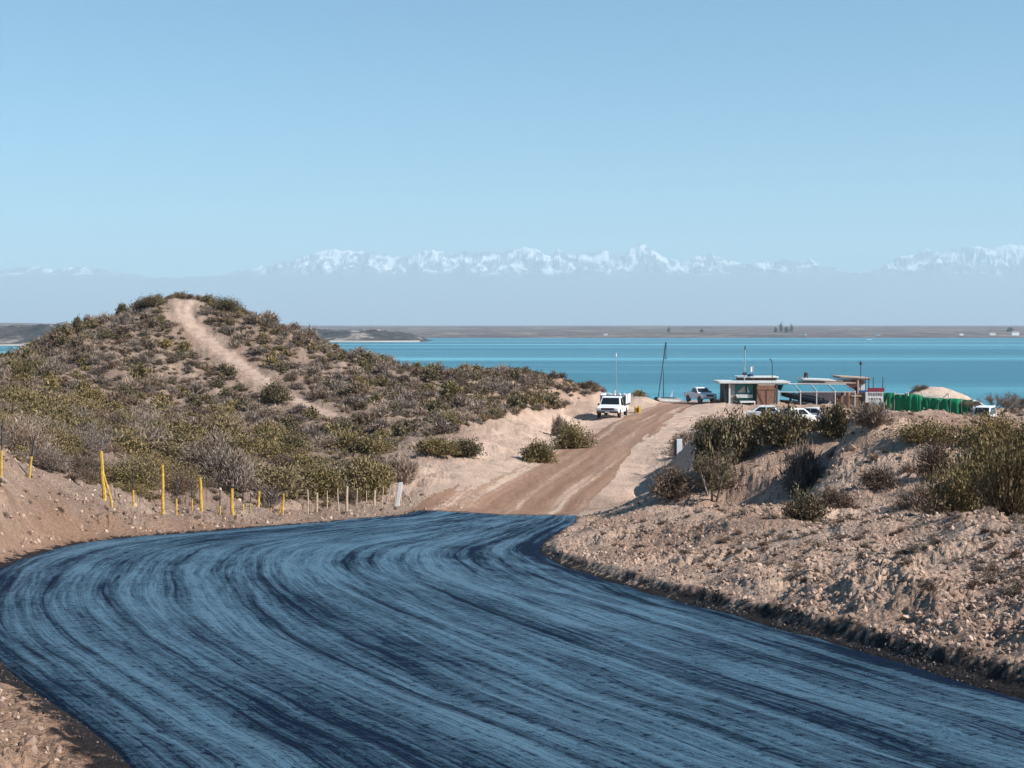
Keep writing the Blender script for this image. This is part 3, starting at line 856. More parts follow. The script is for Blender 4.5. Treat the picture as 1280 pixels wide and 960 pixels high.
def hero_bush(px, py, w_px, h_px, kind, label, seed, group=None, dense=1.0, y0=8.0, y1=215, cat="shrub"):
    """a labelled bush whose stems and foliage are separate parts; px, py is its foot"""
    p = hit(px, py, y0, y1)
    s = p.y / F
    Rr, Hh = w_px * s / 2, h_px * s
    lm, sm, kw = KINDS_[kind]
    k2 = dict(kw)
    f_ = np.clip(p.y / 70, 0.35, 1.0)
    q_ = (0.20 + .95 * f_) / max(0.6, Rr)
    k2['ll'] *= q_; k2['lw'] *= q_ * (.5 + .5 * f_); k2['Rr'] = 1; k2['H'] = 1
    k2['stem_w'] *= 0.8 / max(0.6, Rr); k2['spread'] *= .8
    n = int(min(330, 150 / (0.35 + f_) * dense * max(.7, Rr)))
    a_, b_ = gen_shrub(seed=seed, ntip=n, nleaf=int(62 * dense), **k2)
    t_ = thing(name_of(kind), label, cat, p, group=group)
    fo = link("foliage", fast_mesh("foliage", a_[0], a_[1], MAT[lm], False, [("tone", 'FLOAT', a_[2])]), t_)
    st = link("stems", fast_mesh("stems", b_[0], b_[1], MAT[sm], False, [("tone", 'FLOAT', b_[2])]), t_)
    for o in (fo, st): o.scale = (Rr, Rr, Hh)
    HERO.append((p.x, p.y, Rr))
    return t_
HERO = []
def name_of(kind): return {'twig': 'leafless_shrub', 'olive': 'olive_shrub', 'green': 'green_shrub', 'brown': 'dry_shrub'}[kind]

hb = [
 # right side
 (1262, 650, 92, 104, 'olive', "largest olive shrub at the right edge, growing behind the gravel berm"),
 (1228, 612, 104, 80, 'olive', "yellow-brown shrub halfway up the rubble slope, above the largest olive shrub"),
 (1166, 600, 66, 44, 'brown', "reddish brown shrub on the rubble slope left of the yellow-brown one"),
 (1295, 590, 84, 60, 'olive', "brown-olive shrub high at the right edge under the low pale rail"),
 (1200, 648, 92, 74, 'olive', "broad olive shrub just left of the largest one, behind the berm's hump"),
 (1150, 640, 70, 38, 'twig', "low grey fan of dead twigs in the hollow before the olive shrubs"),
 (1160, 560, 90, 30, 'olive', "low yellow-olive shrub on the crest of the rubble slope at right"),
 (1240, 560, 120, 46, 'olive', "wide brown-olive shrub on the crest below the parked white van"),
 (1320, 600, 120, 90, 'olive', "olive shrub cut off by the right edge of the photo"),
 (918, 580, 62, 62, 'green', "tall green shrub left on the dark bank, below the wooden shack"),
 (980, 560, 60, 46, 'green', "dark green shrub on the bank in front of the blue-roofed pergola"),
 (1046, 548, 50, 40, 'green', "rounded shrub over the shaded cut, under the pergola's right end"),
 (1090, 535, 56, 30, 'twig', "grey twiggy shrub beside the shaded cut, below the red and white sign"),
 (888, 596, 50, 60, 'green', "green-brown shrub just right of the white marker post"),
 (838, 622, 70, 36, 'brown', "dry brown shrub at the foot of the dark bank by the dirt road"),
 (900, 612, 66, 36, 'twig', "grey shrub in the shaded strip right of the marker post"),
 (1004, 612, 52, 58, 'twig', "pale leafless shrub standing in front of the shaded cut"),
 (1005, 655, 56, 44, 'green', "small green shrub in the dip between the two gravel humps"),
 (1045, 640, 50, 26, 'brown', "small reddish dry shrub right of the dip between the humps"),
 (1100, 612, 60, 26, 'brown', "sparse brown shrub halfway up the rubble slope"),
 (960, 545, 60, 32, 'olive', "olive shrub hiding the foot of the wooden shack"),
 # left, by the dirt road
 (672, 578, 50, 27, 'olive', "light olive shrub left of the dirt road, nearest to the asphalt's far end"),
 (714, 561, 56, 32, 'olive', "taller light olive shrub by the dirt road, below the white truck"),
 (700, 545, 20, 22, 'twig', "wispy pale shrub sticking up behind the taller roadside shrub"),
 (545, 572, 60, 22, 'olive', "low olive shrub in the row across the sandy clearing, left one"),
 (580, 572, 50, 22, 'green', "low green shrub in the row across the sandy clearing, right one"),
 (395, 622, 84, 44, 'olive', "olive shrub right behind the pale wooden stakes"),
 (460, 618, 84, 46, 'olive', "dense olive shrub behind the end of the stake row"),
 (505, 606, 44, 32, 'twig', "grey leafless shrub at the end of the stake row, by the sand"),
 (340, 622, 76, 44, 'green', "dark shrub behind the middle of the stake row"),
 (285, 618, 80, 50, 'twig', "grey shrub behind the short yellow stakes"),
 (345, 506, 44, 24, 'green', "dark round shrub below the hill path, halfway down"),
 (435, 545, 40, 20, 'green', "dark shrub at the lower end of the hill path"),
 (248, 374, 20, 12, 'green', "little bush standing on the very top of the hill"),
 (190, 384, 34, 14, 'green', "dark bush on the hilltop just left of the path"),
 (283, 392, 40, 18, 'green', "dark bush on the hilltop just right of the path"),
 (153, 397, 14, 17, 'green', "upright dark bush on the hill's left skyline"),
 (97, 416, 12, 17, 'green', "small upright bush low on the hill's left skyline"),
]
for i_, (px, py, w_, h_, kd, lb) in enumerate(hb):
    far_ = 30 if i_ == 2 else 0
    y0 = 8.0
    if px > 1000 and py < 652 and i_ not in (17,): y0 = 33.0
    if i_ in (0, 4, 5, 8): y0 = 34.0
    if i_ == 17: y0 = 30.0
    hero_bush(px, py, w_, h_, kd, lb, 500 + i_, y0=y0, dense=0.66 if px > 1140 else 0.74)

# wild scrub ---------------------------------------------------------
BARE = [[(470, 650), (497, 606), (478, 582), (500, 552), (560, 540), (605, 530), (650, 518), (700, 509), (728, 500), (738, 490), (770, 489), (800, 497), (960, 507), (960, 530),
         (880, 530), (850, 560), (840, 590), (800, 625), (735, 665), (600, 680)]]
STK = np.array([at(x_, 640, y_)[:2] for x_, y_ in ((-260, 33), (-60, 39), (40, 44), (131, 48.5), (204, 52.5), (252, 55.5), (323, 59.5), (396, 64.5), (468, 70.5), (505, 74))])
pts = []
def try_pts(n, x_rng, y_rng, kindp, size, mind, seed, cond):
    r = np.random.default_rng(seed)
    x = r.uniform(*x_rng, n); y = r.uniform(*y_rng, n)
    ok = cond(x, y); x, y = x[ok], y[ok]
    z, s1, d1, p1 = feature(x, y, True)
    px, py = proj(x, y, z)
    ok = (s1 > 1.0) & (p1 > 1.5) & ((p1 > 2.0) | (x > PATH_X(y))) & (d1 > 1.0)
    for B_ in BARE: ok &= ~inside_poly(px, py, B_)
    x, y, z, px, py = [q[ok] for q in (x, y, z, px, py)]
    used = {}
    for i in range(len(x)):
        c_ = (int(x[i] // mind), int(y[i] // mind))
        if any((c_[0] + a, c_[1] + b) in used and (used[c_[0] + a, c_[1] + b][0] - x[i]) ** 2 + (used[c_[0] + a, c_[1] + b][1] - y[i]) ** 2 < mind ** 2 for a in (-1, 0, 1) for b in (-1, 0, 1)): continue
        if any((hx - x[i]) ** 2 + (hy - y[i]) ** 2 < (hr * .8) ** 2 for hx, hy, hr in HERO): continue
        used[c_] = (x[i], y[i])
        kd = r.choice(list(kindp), p=list(kindp.values()))
        s = r.uniform(*size) * (0.75 + 0.5 * r.random())
        pts.append((x[i], y[i], z[i], s, kd, r.random() * 6.28, px[i], py[i]))
stake_line_x = lambda y: np.interp(y, STK[:, 1], STK[:, 0])
# scrub belt between stakes and hill
try_pts(2600, (-52, 0), (34, 100), {'twig': .33, 'olive': .35, 'green': .14, 'brown': .18}, (0.75, 1.25), 1.25, 1,
        lambda x, y: (x > -0.52 * y) & (np.where(y < 74, x < stake_line_x(y) - 1.1, x < 40)) )
# hill flanks
try_pts(12500, (-85, 26), (96, 166), {'twig': .46, 'olive': .10, 'green': .20, 'brown': .24}, (0.50, 0.98), 0.92, 2, lambda x, y: (x > -0.52 * y))
# lake bank right of the hill and behind the truck
try_pts(260, (5, 26), (120, 188), {'twig': .3, 'olive': .3, 'green': .3, 'brown': .1}, (0.6, 1.0), 1.6, 3, lambda x, y: (x < 0.098 * y))
# ridge behind the right mound
try_pts(420, (11, 40), (50, 78), {'twig': .4, 'olive': .2, 'green': .2, 'brown': .2}, (0.35, 0.65), 1.3, 4, lambda x, y: (x > 0.125 * y) & (x < 0.48 * y) & ((y > 59) | (x < .19 * y) & (y > 56)))
try_pts(120, (16, 75), (150, 188), {'twig': .5, 'olive': .2, 'green': .1, 'brown': .2}, (0.35, 0.6), 2.5, 6, lambda x, y: (x > 0.23 * y) & (x < 0.5 * y))
try_pts(60, (8, 22), (36, 56), {'brown': .6, 'twig': .4}, (0.15, 0.3), 1.2, 5, lambda x, y: (x > 0.15 * y) & (x < 0.42 * y))

WORDS = {'twig': "grey leafless shrub", 'olive': "olive brown shrub", 'green': "dull dark green shrub", 'brown': "dry brown shrub"}
inview = [q for q in pts if -30 < q[6] < 1310]
rest = [q for q in pts if not (-30 < q[6] < 1310)]
inview.sort(key=lambda q: -q[3] / q[1])
indiv, rest = inview[:262], inview[262:] + rest
LM_T = [(40, "near the photo's left edge"), (100, "left of the tallest yellow stake"), (160, "behind the tallest yellow stake"), (225, "behind the tall straight yellow stake"), (270, "behind the third thick yellow stake"),
        (335, "behind the fourth thick yellow stake"), (372, "behind the crossed yellow pair"), (420, "behind the first wooden stakes"), (480, "behind the last wooden stakes"), (2000, "left of the sandy clearing")]
LM_H = [(130, "on the hill's far left flank"), (240, "on the hill below its peak"), (420, "beside the hill path"), (560, "on the hill's right flank"), (2000, "on the low ridge left of the truck")]
LM_R = [(1000, "on the right mound above the shaded cut"), (1120, "on the right mound's rubble crest"), (2000, "on the right mound behind the olive shrubs")]
keyed = {}
for q in indiv:
    (x, y, z, s, kd, rz, px, py) = q
    if x > 0.1 * y: wh, dep = next(w for a, w in LM_R if px < a), ""
    elif y < 96:
        wh = next(w for a, w in LM_T if px < a); dep = "front " if y < 60 else ("middle " if y < 76 else "rear ")
    else: wh, dep = next(w for a, w in LM_H if px < a), ""
    keyed.setdefault((kd, dep, wh), []).append(q)
ORD = ["first", "second", "third", "fourth", "fifth", "sixth", "seventh", "eighth", "ninth", "tenth", "eleventh", "twelfth"]
ADJ = {'twig': "grey leafless", 'olive': "olive brown", 'green': "dull green", 'brown': "dry brown"}
for (kd, dep, wh), L0 in keyed.items():
    L0.sort(key=lambda q: q[6])
    n0 = len(L0)
    for i0, (x, y, z, s, _k, rz, px, py) in enumerate(L0):
        lod = 0 if y < 60 else 1
        row = (dep + "row") if dep else ""
        pos = "" if n0 == 1 else (("left", "right")[i0] if n0 == 2 else ("left", "centre", "right")[i0] if n0 == 3 else (ORD[i0] if i0 < 12 else "far right") + " from left")
        lb = "%s shrub%s %s%s" % (ADJ[kd], " in the " + row if row else "", wh, (", " + pos + (" one" if n0 in (2, 3) else "")) if pos else "")
        me = LOD[kd, lod, int(rz * 10) % 3]
        place_mesh(name_of(kd), me, (x, y, z - 0.03), (s, s, s * (0.8 + 0.35 * math.sin(rz * 5))), rz, lb, "shrub", "wild shrubs " + wh)

def scatter(name, P_, sc, rot, idx, sources, **props):
    """one 'stuff' object: geometry nodes put a source mesh on each point"""
    sub = bpy.data.collections.new(name + "_sources")
    for k, me_ in enumerate(sources):
        o_ = bpy.data.objects.new("%s_source_%02d" % (name, k), me_); sub.objects.link(o_)
    me_ = bpy.data.meshes.new(name); me_.vertices.add(len(P_)); me_.vertices.foreach_set("co", np.asarray(P_, np.float32).ravel())
    a1 = me_.attributes.new("psize", 'FLOAT_VECTOR', 'POINT'); a1.data.foreach_set("vector", np.asarray(sc, np.float32).ravel())
    a2 = me_.attributes.new("prot", 'FLOAT_VECTOR', 'POINT'); a2.data.foreach_set("vector", np.asarray(rot, np.float32).ravel())
    a3 = me_.attributes.new("pick", 'INT', 'POINT'); a3.data.foreach_set("value", np.asarray(idx, np.int32))
    o = link(name, me_, None, kind='stuff', **props)
    g = bpy.data.node_groups.new(name, 'GeometryNodeTree')
    g.interface.new_socket(name="Geometry", in_out='INPUT', socket_type='NodeSocketGeometry')
    g.interface.new_socket(name="Geometry", in_out='OUTPUT', socket_type='NodeSocketGeometry')
    N = g.nodes
    gi, go = N.new("NodeGroupInput"), N.new("NodeGroupOutput")
    ci = N.new("GeometryNodeCollectionInfo"); ci.inputs["Collection"].default_value = sub; ci.inputs["Separate Children"].default_value = True; ci.inputs["Reset Children"].default_value = True
    ip = N.new("GeometryNodeInstanceOnPoints"); ip.inputs["Pick Instance"].default_value = True
    mp = N.new("GeometryNodeMeshToPoints")
    def at_(nm, tp):
        n_ = N.new("GeometryNodeInputNamedAttribute"); n_.data_type = tp; n_.inputs["Name"].default_value = nm; return n_.outputs["Attribute"]
    e2r = N.new("FunctionNodeEulerToRotation")
    Lk = g.links
    Lk.new(gi.outputs[0], ip.inputs["Points"])
    Lk.new(ci.outputs[0], ip.inputs["Instance"])
    Lk.new(at_("pick", 'INT'), ip.inputs["Instance Index"])
    Lk.new(at_("prot", 'FLOAT_VECTOR'), e2r.inputs[0]); Lk.new(e2r.outputs[0], ip.inputs["Rotation"])
    Lk.new(at_("psize", 'FLOAT_VECTOR'), ip.inputs["Scale"])
    Lk.new(ip.outputs[0], go.inputs[0])
    N.remove(mp)
    md = o.modifiers.new("scatter", 'NODES'); md.node_group = g
    return o

src = [LOD[kd, 2, v_] for kd in KINDS_ for v_ in range(3)]
ki = {kd: k * 3 for k, kd in enumerate(KINDS_)}
rest_ = [q for q in rest]
scatter("scrub", [(q[0], q[1], q[2] - 0.03) for q in rest_], [(q[3], q[3], q[3] * (0.8 + 0.35 * math.sin(q[5] * 5))) for q in rest_], [(0, 0, q[5]) for q in rest_],
        [ki[q[4]] + int(q[5] * 10) % 3 for q in rest_], src)

# low tufts between the shrubs, nobody could count them
r = np.random.default_rng(77)
n_ = 9000
ty = 36 + (166 - 36) * r.random(n_) ** 0.8; tx = r.uniform(-0.52, 0.10, n_) * ty
tz, s1, d1, p1 = feature(tx, ty, True)
px_, py_ = proj(tx, ty, tz)
ok = (s1 > 1.0) & (p1 > 1.5) & (d1 > 1.0) & np.where(ty < 74, tx < stake_line_x(ty) - 0.5, True) & ~inside_poly(px_, py_, BARE[0])
P_ = np.stack([tx, ty, tz - .02], 1)[ok]; n_ = len(P_)
s_ = r.uniform(0.14, 0.36, n_)
scatter("ground_tufts", P_, np.stack([s_, s_, s_ * .8], 1), np.stack([0 * s_, 0 * s_, r.random(n_) * 6.28], 1), r.integers(0, 12, n_), src)

# ------------------------------------------------------------------ stones and gravel
def rock_mesh(seed, name="stone", mat='stone'):
    r_ = np.random.default_rng(seed)
    t_ = (1 + 5 ** .5) / 2
    v = np.array([(-1, t_, 0), (1, t_, 0), (-1, -t_, 0), (1, -t_, 0), (0, -1, t_), (0, 1, t_), (0, -1, -t_), (0, 1, -t_), (t_, 0, -1), (t_, 0, 1), (-t_, 0, -1), (-t_, 0, 1)]) / 1.9
    v = v * (0.65 + 0.6 * r_.random((12, 1))) * np.array([1.0, 0.85, 0.65])
    f = [(0, 11, 5), (0, 5, 1), (0, 1, 7), (0, 7, 10), (0, 10, 11), (1, 5, 9), (5, 11, 4), (11, 10, 2), (10, 7, 6), (7, 1, 8), (3, 9, 4), (3, 4, 2), (3, 2, 6), (3, 6, 8), (3, 8, 9), (4, 9, 5), (2, 4, 11), (6, 2, 10), (8, 6, 7), (9, 8, 1)]
    return fast_mesh(name, v, np.array(f), MAT[mat])
rocks = [rock_mesh(k) for k in range(6)]
tars = [rock_mesh(k + 20, "gravel", 'tar') for k in range(4)]
def rock_field(name, n, xf, yr, size, srcs, seed, cond):
    r = np.random.default_rng(seed)
    y = np.exp(r.uniform(math.log(yr[0]), math.log(yr[1]), n)); x = xf(r.random(n)) * y
    z, s1, d1, p1 = feature(x, y, True)
    cl = fbm(x * .5, y * .5, 3, 200) + 0.25 * r.standard_normal(n)
    ok = cond(x, y, s1) & (cl > -0.12)
    x, y, z = x[ok], y[ok], z[ok]; k = len(x)
    s = size[0] + (size[1] - size[0]) * r.random(k) ** 6
    s = s * (0.7 + 0.012 * y)
    rot = r.random((k, 3)) * 6.28
    scatter(name, np.stack([x, y, z + s * .15], 1), np.stack([s, s, s], 1), rot, r.integers(0, len(srcs), k), srcs)
rock_field("loose_stones", 110000, lambda q: 0.03 + 0.45 * q, (11.5, 66), (0.009, 0.060), rocks, 31, lambda x, y, s: (s > 0.22))
rock_field("shoulder_stones", 60000, lambda q: -0.45 + 0.42 * q, (9, 74), (0.016, 0.08), rocks, 32, lambda x, y, s: (s > 0.3) & (s < 6))
rock_field("tarred_gravel", 60000, lambda q: -0.02 + 0.48 * q, (9.5, 45), (0.012, 0.035), tars, 33, lambda x, y, s: (s > -0.12) & (s < np.interp(y, [8, 22, 33, 45], [0.29, 0.20, 0.08, 0.05])))
rock_field("shoulder_gravel", 30000, lambda q: -0.42 + 0.35 * q, (7, 30), (0.008, 0.022), tars, 34, lambda x, y, s: (s > -0.12) & (s < 0.22 + 0.12 * np.random.default_rng(5).random(len(s))))
def litter(name, n, xf, yr, seed, cond, smin, smax):
    r = np.random.default_rng(seed)
    y = np.exp(r.uniform(math.log(yr[0]), math.log(yr[1]), n)); x = xf(r.random(n)) * y
    z, s1, d1, p1 = feature(x, y, True); ok = cond(x, y, s1); x, y, z = x[ok], y[ok], z[ok]; k = len(x)
    s_ = r.uniform(smin, smax, k)
    scatter(name, np.stack([x, y, z], 1), np.stack([s_, s_, s_ * .6], 1), np.stack([r.normal(0, .4, k), r.normal(0, .4, k), r.random(k) * 6.28], 1), r.choice([0, 1, 2, 9, 10, 11], k), src)
litter("dry_twig_litter", 1500, lambda q: 0.05 + 0.42 * q, (16, 66), 91, lambda x, y, s: (s > 1.2), .05, .16)
litter("shoulder_twig_litter", 500, lambda q: -0.42 + 0.40 * q, (24, 74), 92, lambda x, y, s: (s > .8) & (s < 5), .06, .2)
for k_, (px_k, py_k, w_k, lb_k) in enumerate(((1062, 563, 15, "pale boulder at the top edge of the shaded cut"), (1038, 596, 9, "small pale boulder halfway down beside the shaded cut"), (1212, 803, 13, "dark broken clod low on the gravel bank near the road edge"),
        (1132, 770, 11, "broken clod on the lower gravel bank left of the darkest one"), (706, 692, 9, "single stone lying at the inner corner of the asphalt"))):
    p_k = hit(px_k, py_k, 33.0 if py_k < 640 else 8.0); s_k = w_k * p_k.y / F / 1.7
    o_k = place_mesh("boulder", rock_mesh(60 + k_, "boulder"), (p_k.x, p_k.y, p_k.z + s_k * .25), s_k, k_ * 1.3, lb_k, "boulder")

# ------------------------------------------------------------------ stakes along the left shoulder
def stake(px, py, tx, ty, Y, r, kind, split=None, label="", name="fence_stake"):
    r = r * .86
    """px,py foot, tx,ty top in the photograph; Y distance; split = row where the yellow part ends"""
    a = at(px, py, Y); a.z = ground(a.x, a.y)
    top = at(tx, ty, Y)
    if kind == 'plain_yellow' or kind == 'wood':
        mb = MB(); rr_ = random.Random(int(px * 7)); P = []
        for k in range(5):
            f_ = k / 4; q = a.lerp(top, f_); q += Vector((rr_.uniform(-1, 1), rr_.uniform(-1, 1), 0)) * 0.012 * (1 if 0 < k < 4 else 0); P.append(q - a)
        P[0].z -= 0.35
        for k in range(4): mb.tube(P[k], P[k + 1], r * (1.08 - .06 * k), r * (1.02 - .06 * k), 7)
        o = mb.build(name, 'yellow' if kind == 'plain_yellow' else 'pale_wood', smooth=False); o.location = a
        return tag(o, label, "stake", "stakes along the road shoulder")
    t_ = thing(name, label, "stake", a, group="stakes along the road shoulder")
    f_ = (py - split) / (py - ty); m_ = a.lerp(top, f_) - a; tp_ = top - a
    MB().tube((0, 0, -0.35), m_, r * 1.25, r * 1.2, 7).build("painted_foot", 'yellow', t_)
    MB().tube(m_, tp_, r, r * .8, 6).build("dark_rod", 'dark_steel', t_)
    return t_
SK = [
 (1, 576, 3, 523, 39.5, .028, 'two', 552, "dark rod with yellow foot cut by the photo's left edge"),
 (35, 591, 44, 543, 42.5, .032, 'two', 568, "leaning dark rod with yellow foot, second from the left edge"),
 (131, 633, 126, 564, 47, .075, 'plain_yellow', None, "tallest thick yellow stake, with a slanting brace against it"),
 (142, 630, 129, 590, 47, .036, 'plain_yellow', None, "thin yellow brace leaning against the tallest stake"),
 (167, 632, 166, 585, 49.5, .030, 'two', 611, "dark rod with yellow foot just right of the braced stake"),
 (204, 640, 203, 581, 51, .062, 'plain_yellow', None, "tall straight yellow stake, next thick one right of the braced stake"),
 (220.5, 641, 220.5, 594, 52, .030, 'two', 621, "dark rod with yellow foot right of the tall straight yellow stake"),
 (240.5, 641, 239.5, 604, 53.5, .026, 'two', 624, "thin dark rod with pale foot close left of the third thick yellow stake"),
 (252, 642, 250, 597, 54, .066, 'plain_yellow', None, "third thick yellow stake, its top bent slightly left"),
 (275, 643, 275, 612, 55, .030, 'two', 632, "dark rod with yellow foot between the third and fourth thick stakes"),
 (290.6, 648.5, 290, 610.7, 56, .075, 'plain_yellow', None, "fourth thick yellow stake, standing nearest the road edge"),
 (304, 648.5, 303.5, 618, 57, .030, 'two', 635, "first of two dark rods right of the fourth thick stake"),
 (313, 647.5, 313, 616, 57.6, .028, 'two', 636, "second of two dark rods right of the fourth thick stake"),
 (323, 647.5, 324, 614, 58, .062, 'plain_yellow', None, "pale yellow stake right of the pair of dark rods"),
 (338.7, 646.5, 338.5, 619, 59, .028, 'two', 638, "dark rod with yellow foot left of the crossed yellow pair"),
 (348.6, 647, 353, 627, 60, .045, 'plain_yellow', None, "slanting yellow stake of the crossed pair"),
 (353, 646.5, 354.5, 617, 60, .050, 'plain_yellow', None, "upright yellow stake of the crossed pair"),
 (385, 648.5, 384.5, 611.7, 61.5, .038, 'wood', None, "slim pale wooden stake, leftmost bare wooden one"),
 (396, 647.5, 396.5, 616, 63, .060, 'wood', None, "thicker wooden stake, second bare wooden one from the left"),
 (408.7, 644, 409, 613, 64, .034, 'wood', None, "thin wooden stake, third bare wooden one from the left"),
 (423.5, 640, 422, 610.7, 65, .036, 'wood', None, "thin wooden stake leaning left, beside the dark thick one"),
 (433, 641, 434, 608, 66, .075, 'wood', None, "thickest tall wooden stake with a dark left side"),
 (446, 636, 446.5, 610.7, 67.5, .032, 'wood', None, "thin wooden stake right of the thickest tall one"),
 (457.7, 633.5, 458, 613, 69, .030, 'wood', None, "faint thin stake left of the short thick one"),
 (468, 634, 468.4, 613, 69.5, .070, 'wood', None, "short thick wooden stake near the row's end"),
 (477, 630, 479.4, 607.5, 70.5, .030, 'wood', None, "thin wooden stake right of the short thick one"),
 (482, 629.5, 488.5, 608.6, 71, .036, 'wood', None, "wooden stake leaning far right near the row's end"),
 (493, 628, 495, 605, 72, .030, 'wood', None, "thin stake just left of the leaning white post"),
 (501, 627, 502.6, 610, 73, .032, 'wood', None, "last thin stake, just right of the leaning white post"),
]
for (px, py, tx, ty, Y, r_, kd, sp_, lb) in SK:
    stake(px, py, tx, ty, Y, r_, kd, sp_, lb, "fence_stake")
a = at(495, 628.5, 72.3); a.z = ground(a.x, a.y); tp_ = at(500.8, 603, 72.3) - a
w_ = .10
MB().hexa([(-w_, -w_, -.4), (w_, -w_, -.4), (w_, w_, -.4), (-w_, w_, -.4)] + [(tp_.x + dx, dy, tp_.z + dx * .15) for dx, dy in ((-w_, -w_), (w_, -w_), (w_, w_), (-w_, w_))]).build("white_post", 'offwhite', bevel=.015)
o = bpy.data.objects["white_post"]; o.location = a; tag(o, "thick white post leaning right at the end of the stake row", "post")
# curl of wire on the braced stake
a = at(126, 564, 47)
mb = MB(); P = [Vector((math.sin(k * .5) * .035 * (k / 6) + k * .012, 0, k * .045)) for k in range(12)]; mb.path(P, .006, 5)
o = mb.build("loose_wire", 'galv'); o.location = a - Vector((0, 0, 0.02)); tag(o, "loose curl of wire sticking up from the tallest yellow stake", "wire")

def post_at(px, py, h_px, w_m, label, mat, name="marker_post", Y=None, round_=False, black_side=False):
    p = hit(px, py) if Y is None else at(px, py, Y)
    p.z = ground(p.x, p.y)
    h = h_px * p.y / F
    mb = MB()
    if round_: mb.tube((0, 0, -.3), (0, 0, h), w_m, w_m * .9, 8)
    else: mb.box(-w_m, w_m, -w_m * .6, w_m * .6, -.3, h)
    if black_side:
        t_ = thing(name, label, "post", p)
        mb.build("shaft", mat, t_, bevel=.01); MB().box(-w_m * 1.9, -w_m - .004, -w_m * .5, w_m * .5, -.2, h * .93).build("dark_left_strip", 'black', t_)  # separate dark box along the shaft's left side
        return t_
    o = mb.build(name, mat, bevel=0 if round_ else .01); o.location = p
    return tag(o, label, "post")
post_at(849, 578, 20, 0.16, "short white concrete marker with black left side beside the dirt road", 'white', Y=88, black_side=True)
post_at(832, 583, 9, 0.05, "small low stump left of the white concrete marker", 'pale_wood', name="low_stump", Y=90, round_=True)
post_at(769, 490, 15, 0.07, "thin white post in the shrubs behind the white truck", 'offwhite', Y=158)
p = at(771, 492, 172); p.z = ground(p.x, p.y)
t_ = thing("slender_pole", "slender grey pole rising over the shrubs behind the white truck", "pole", p)
topz = at(770, 444, 172).z - p.z
MB().tube((0, 0, -.3), (-.08, 0, topz), .05, .03, 6).build("pole", 'galv', t_)
MB().tube((-.08, 0, topz - .15), (-.08, 0, topz + .25), .09, .07, 8).build("lamp_head", 'offwhite', t_)

# ------------------------------------------------------------------ vehicles
def wheel(parent, x, y, r, w=.22, side=1):
    t_ = MB().tube((x, y - w / 2, r), (x, y + w / 2, r), r, r, 18).build("wheel", 'rubber', parent)
    MB().tube((x, y + side * w / 2 - side * .03, r), (x, y + side * (w / 2 + .012), r), r * .6, r * .55, 12).build("rim", 'rim', t_)
    return t_

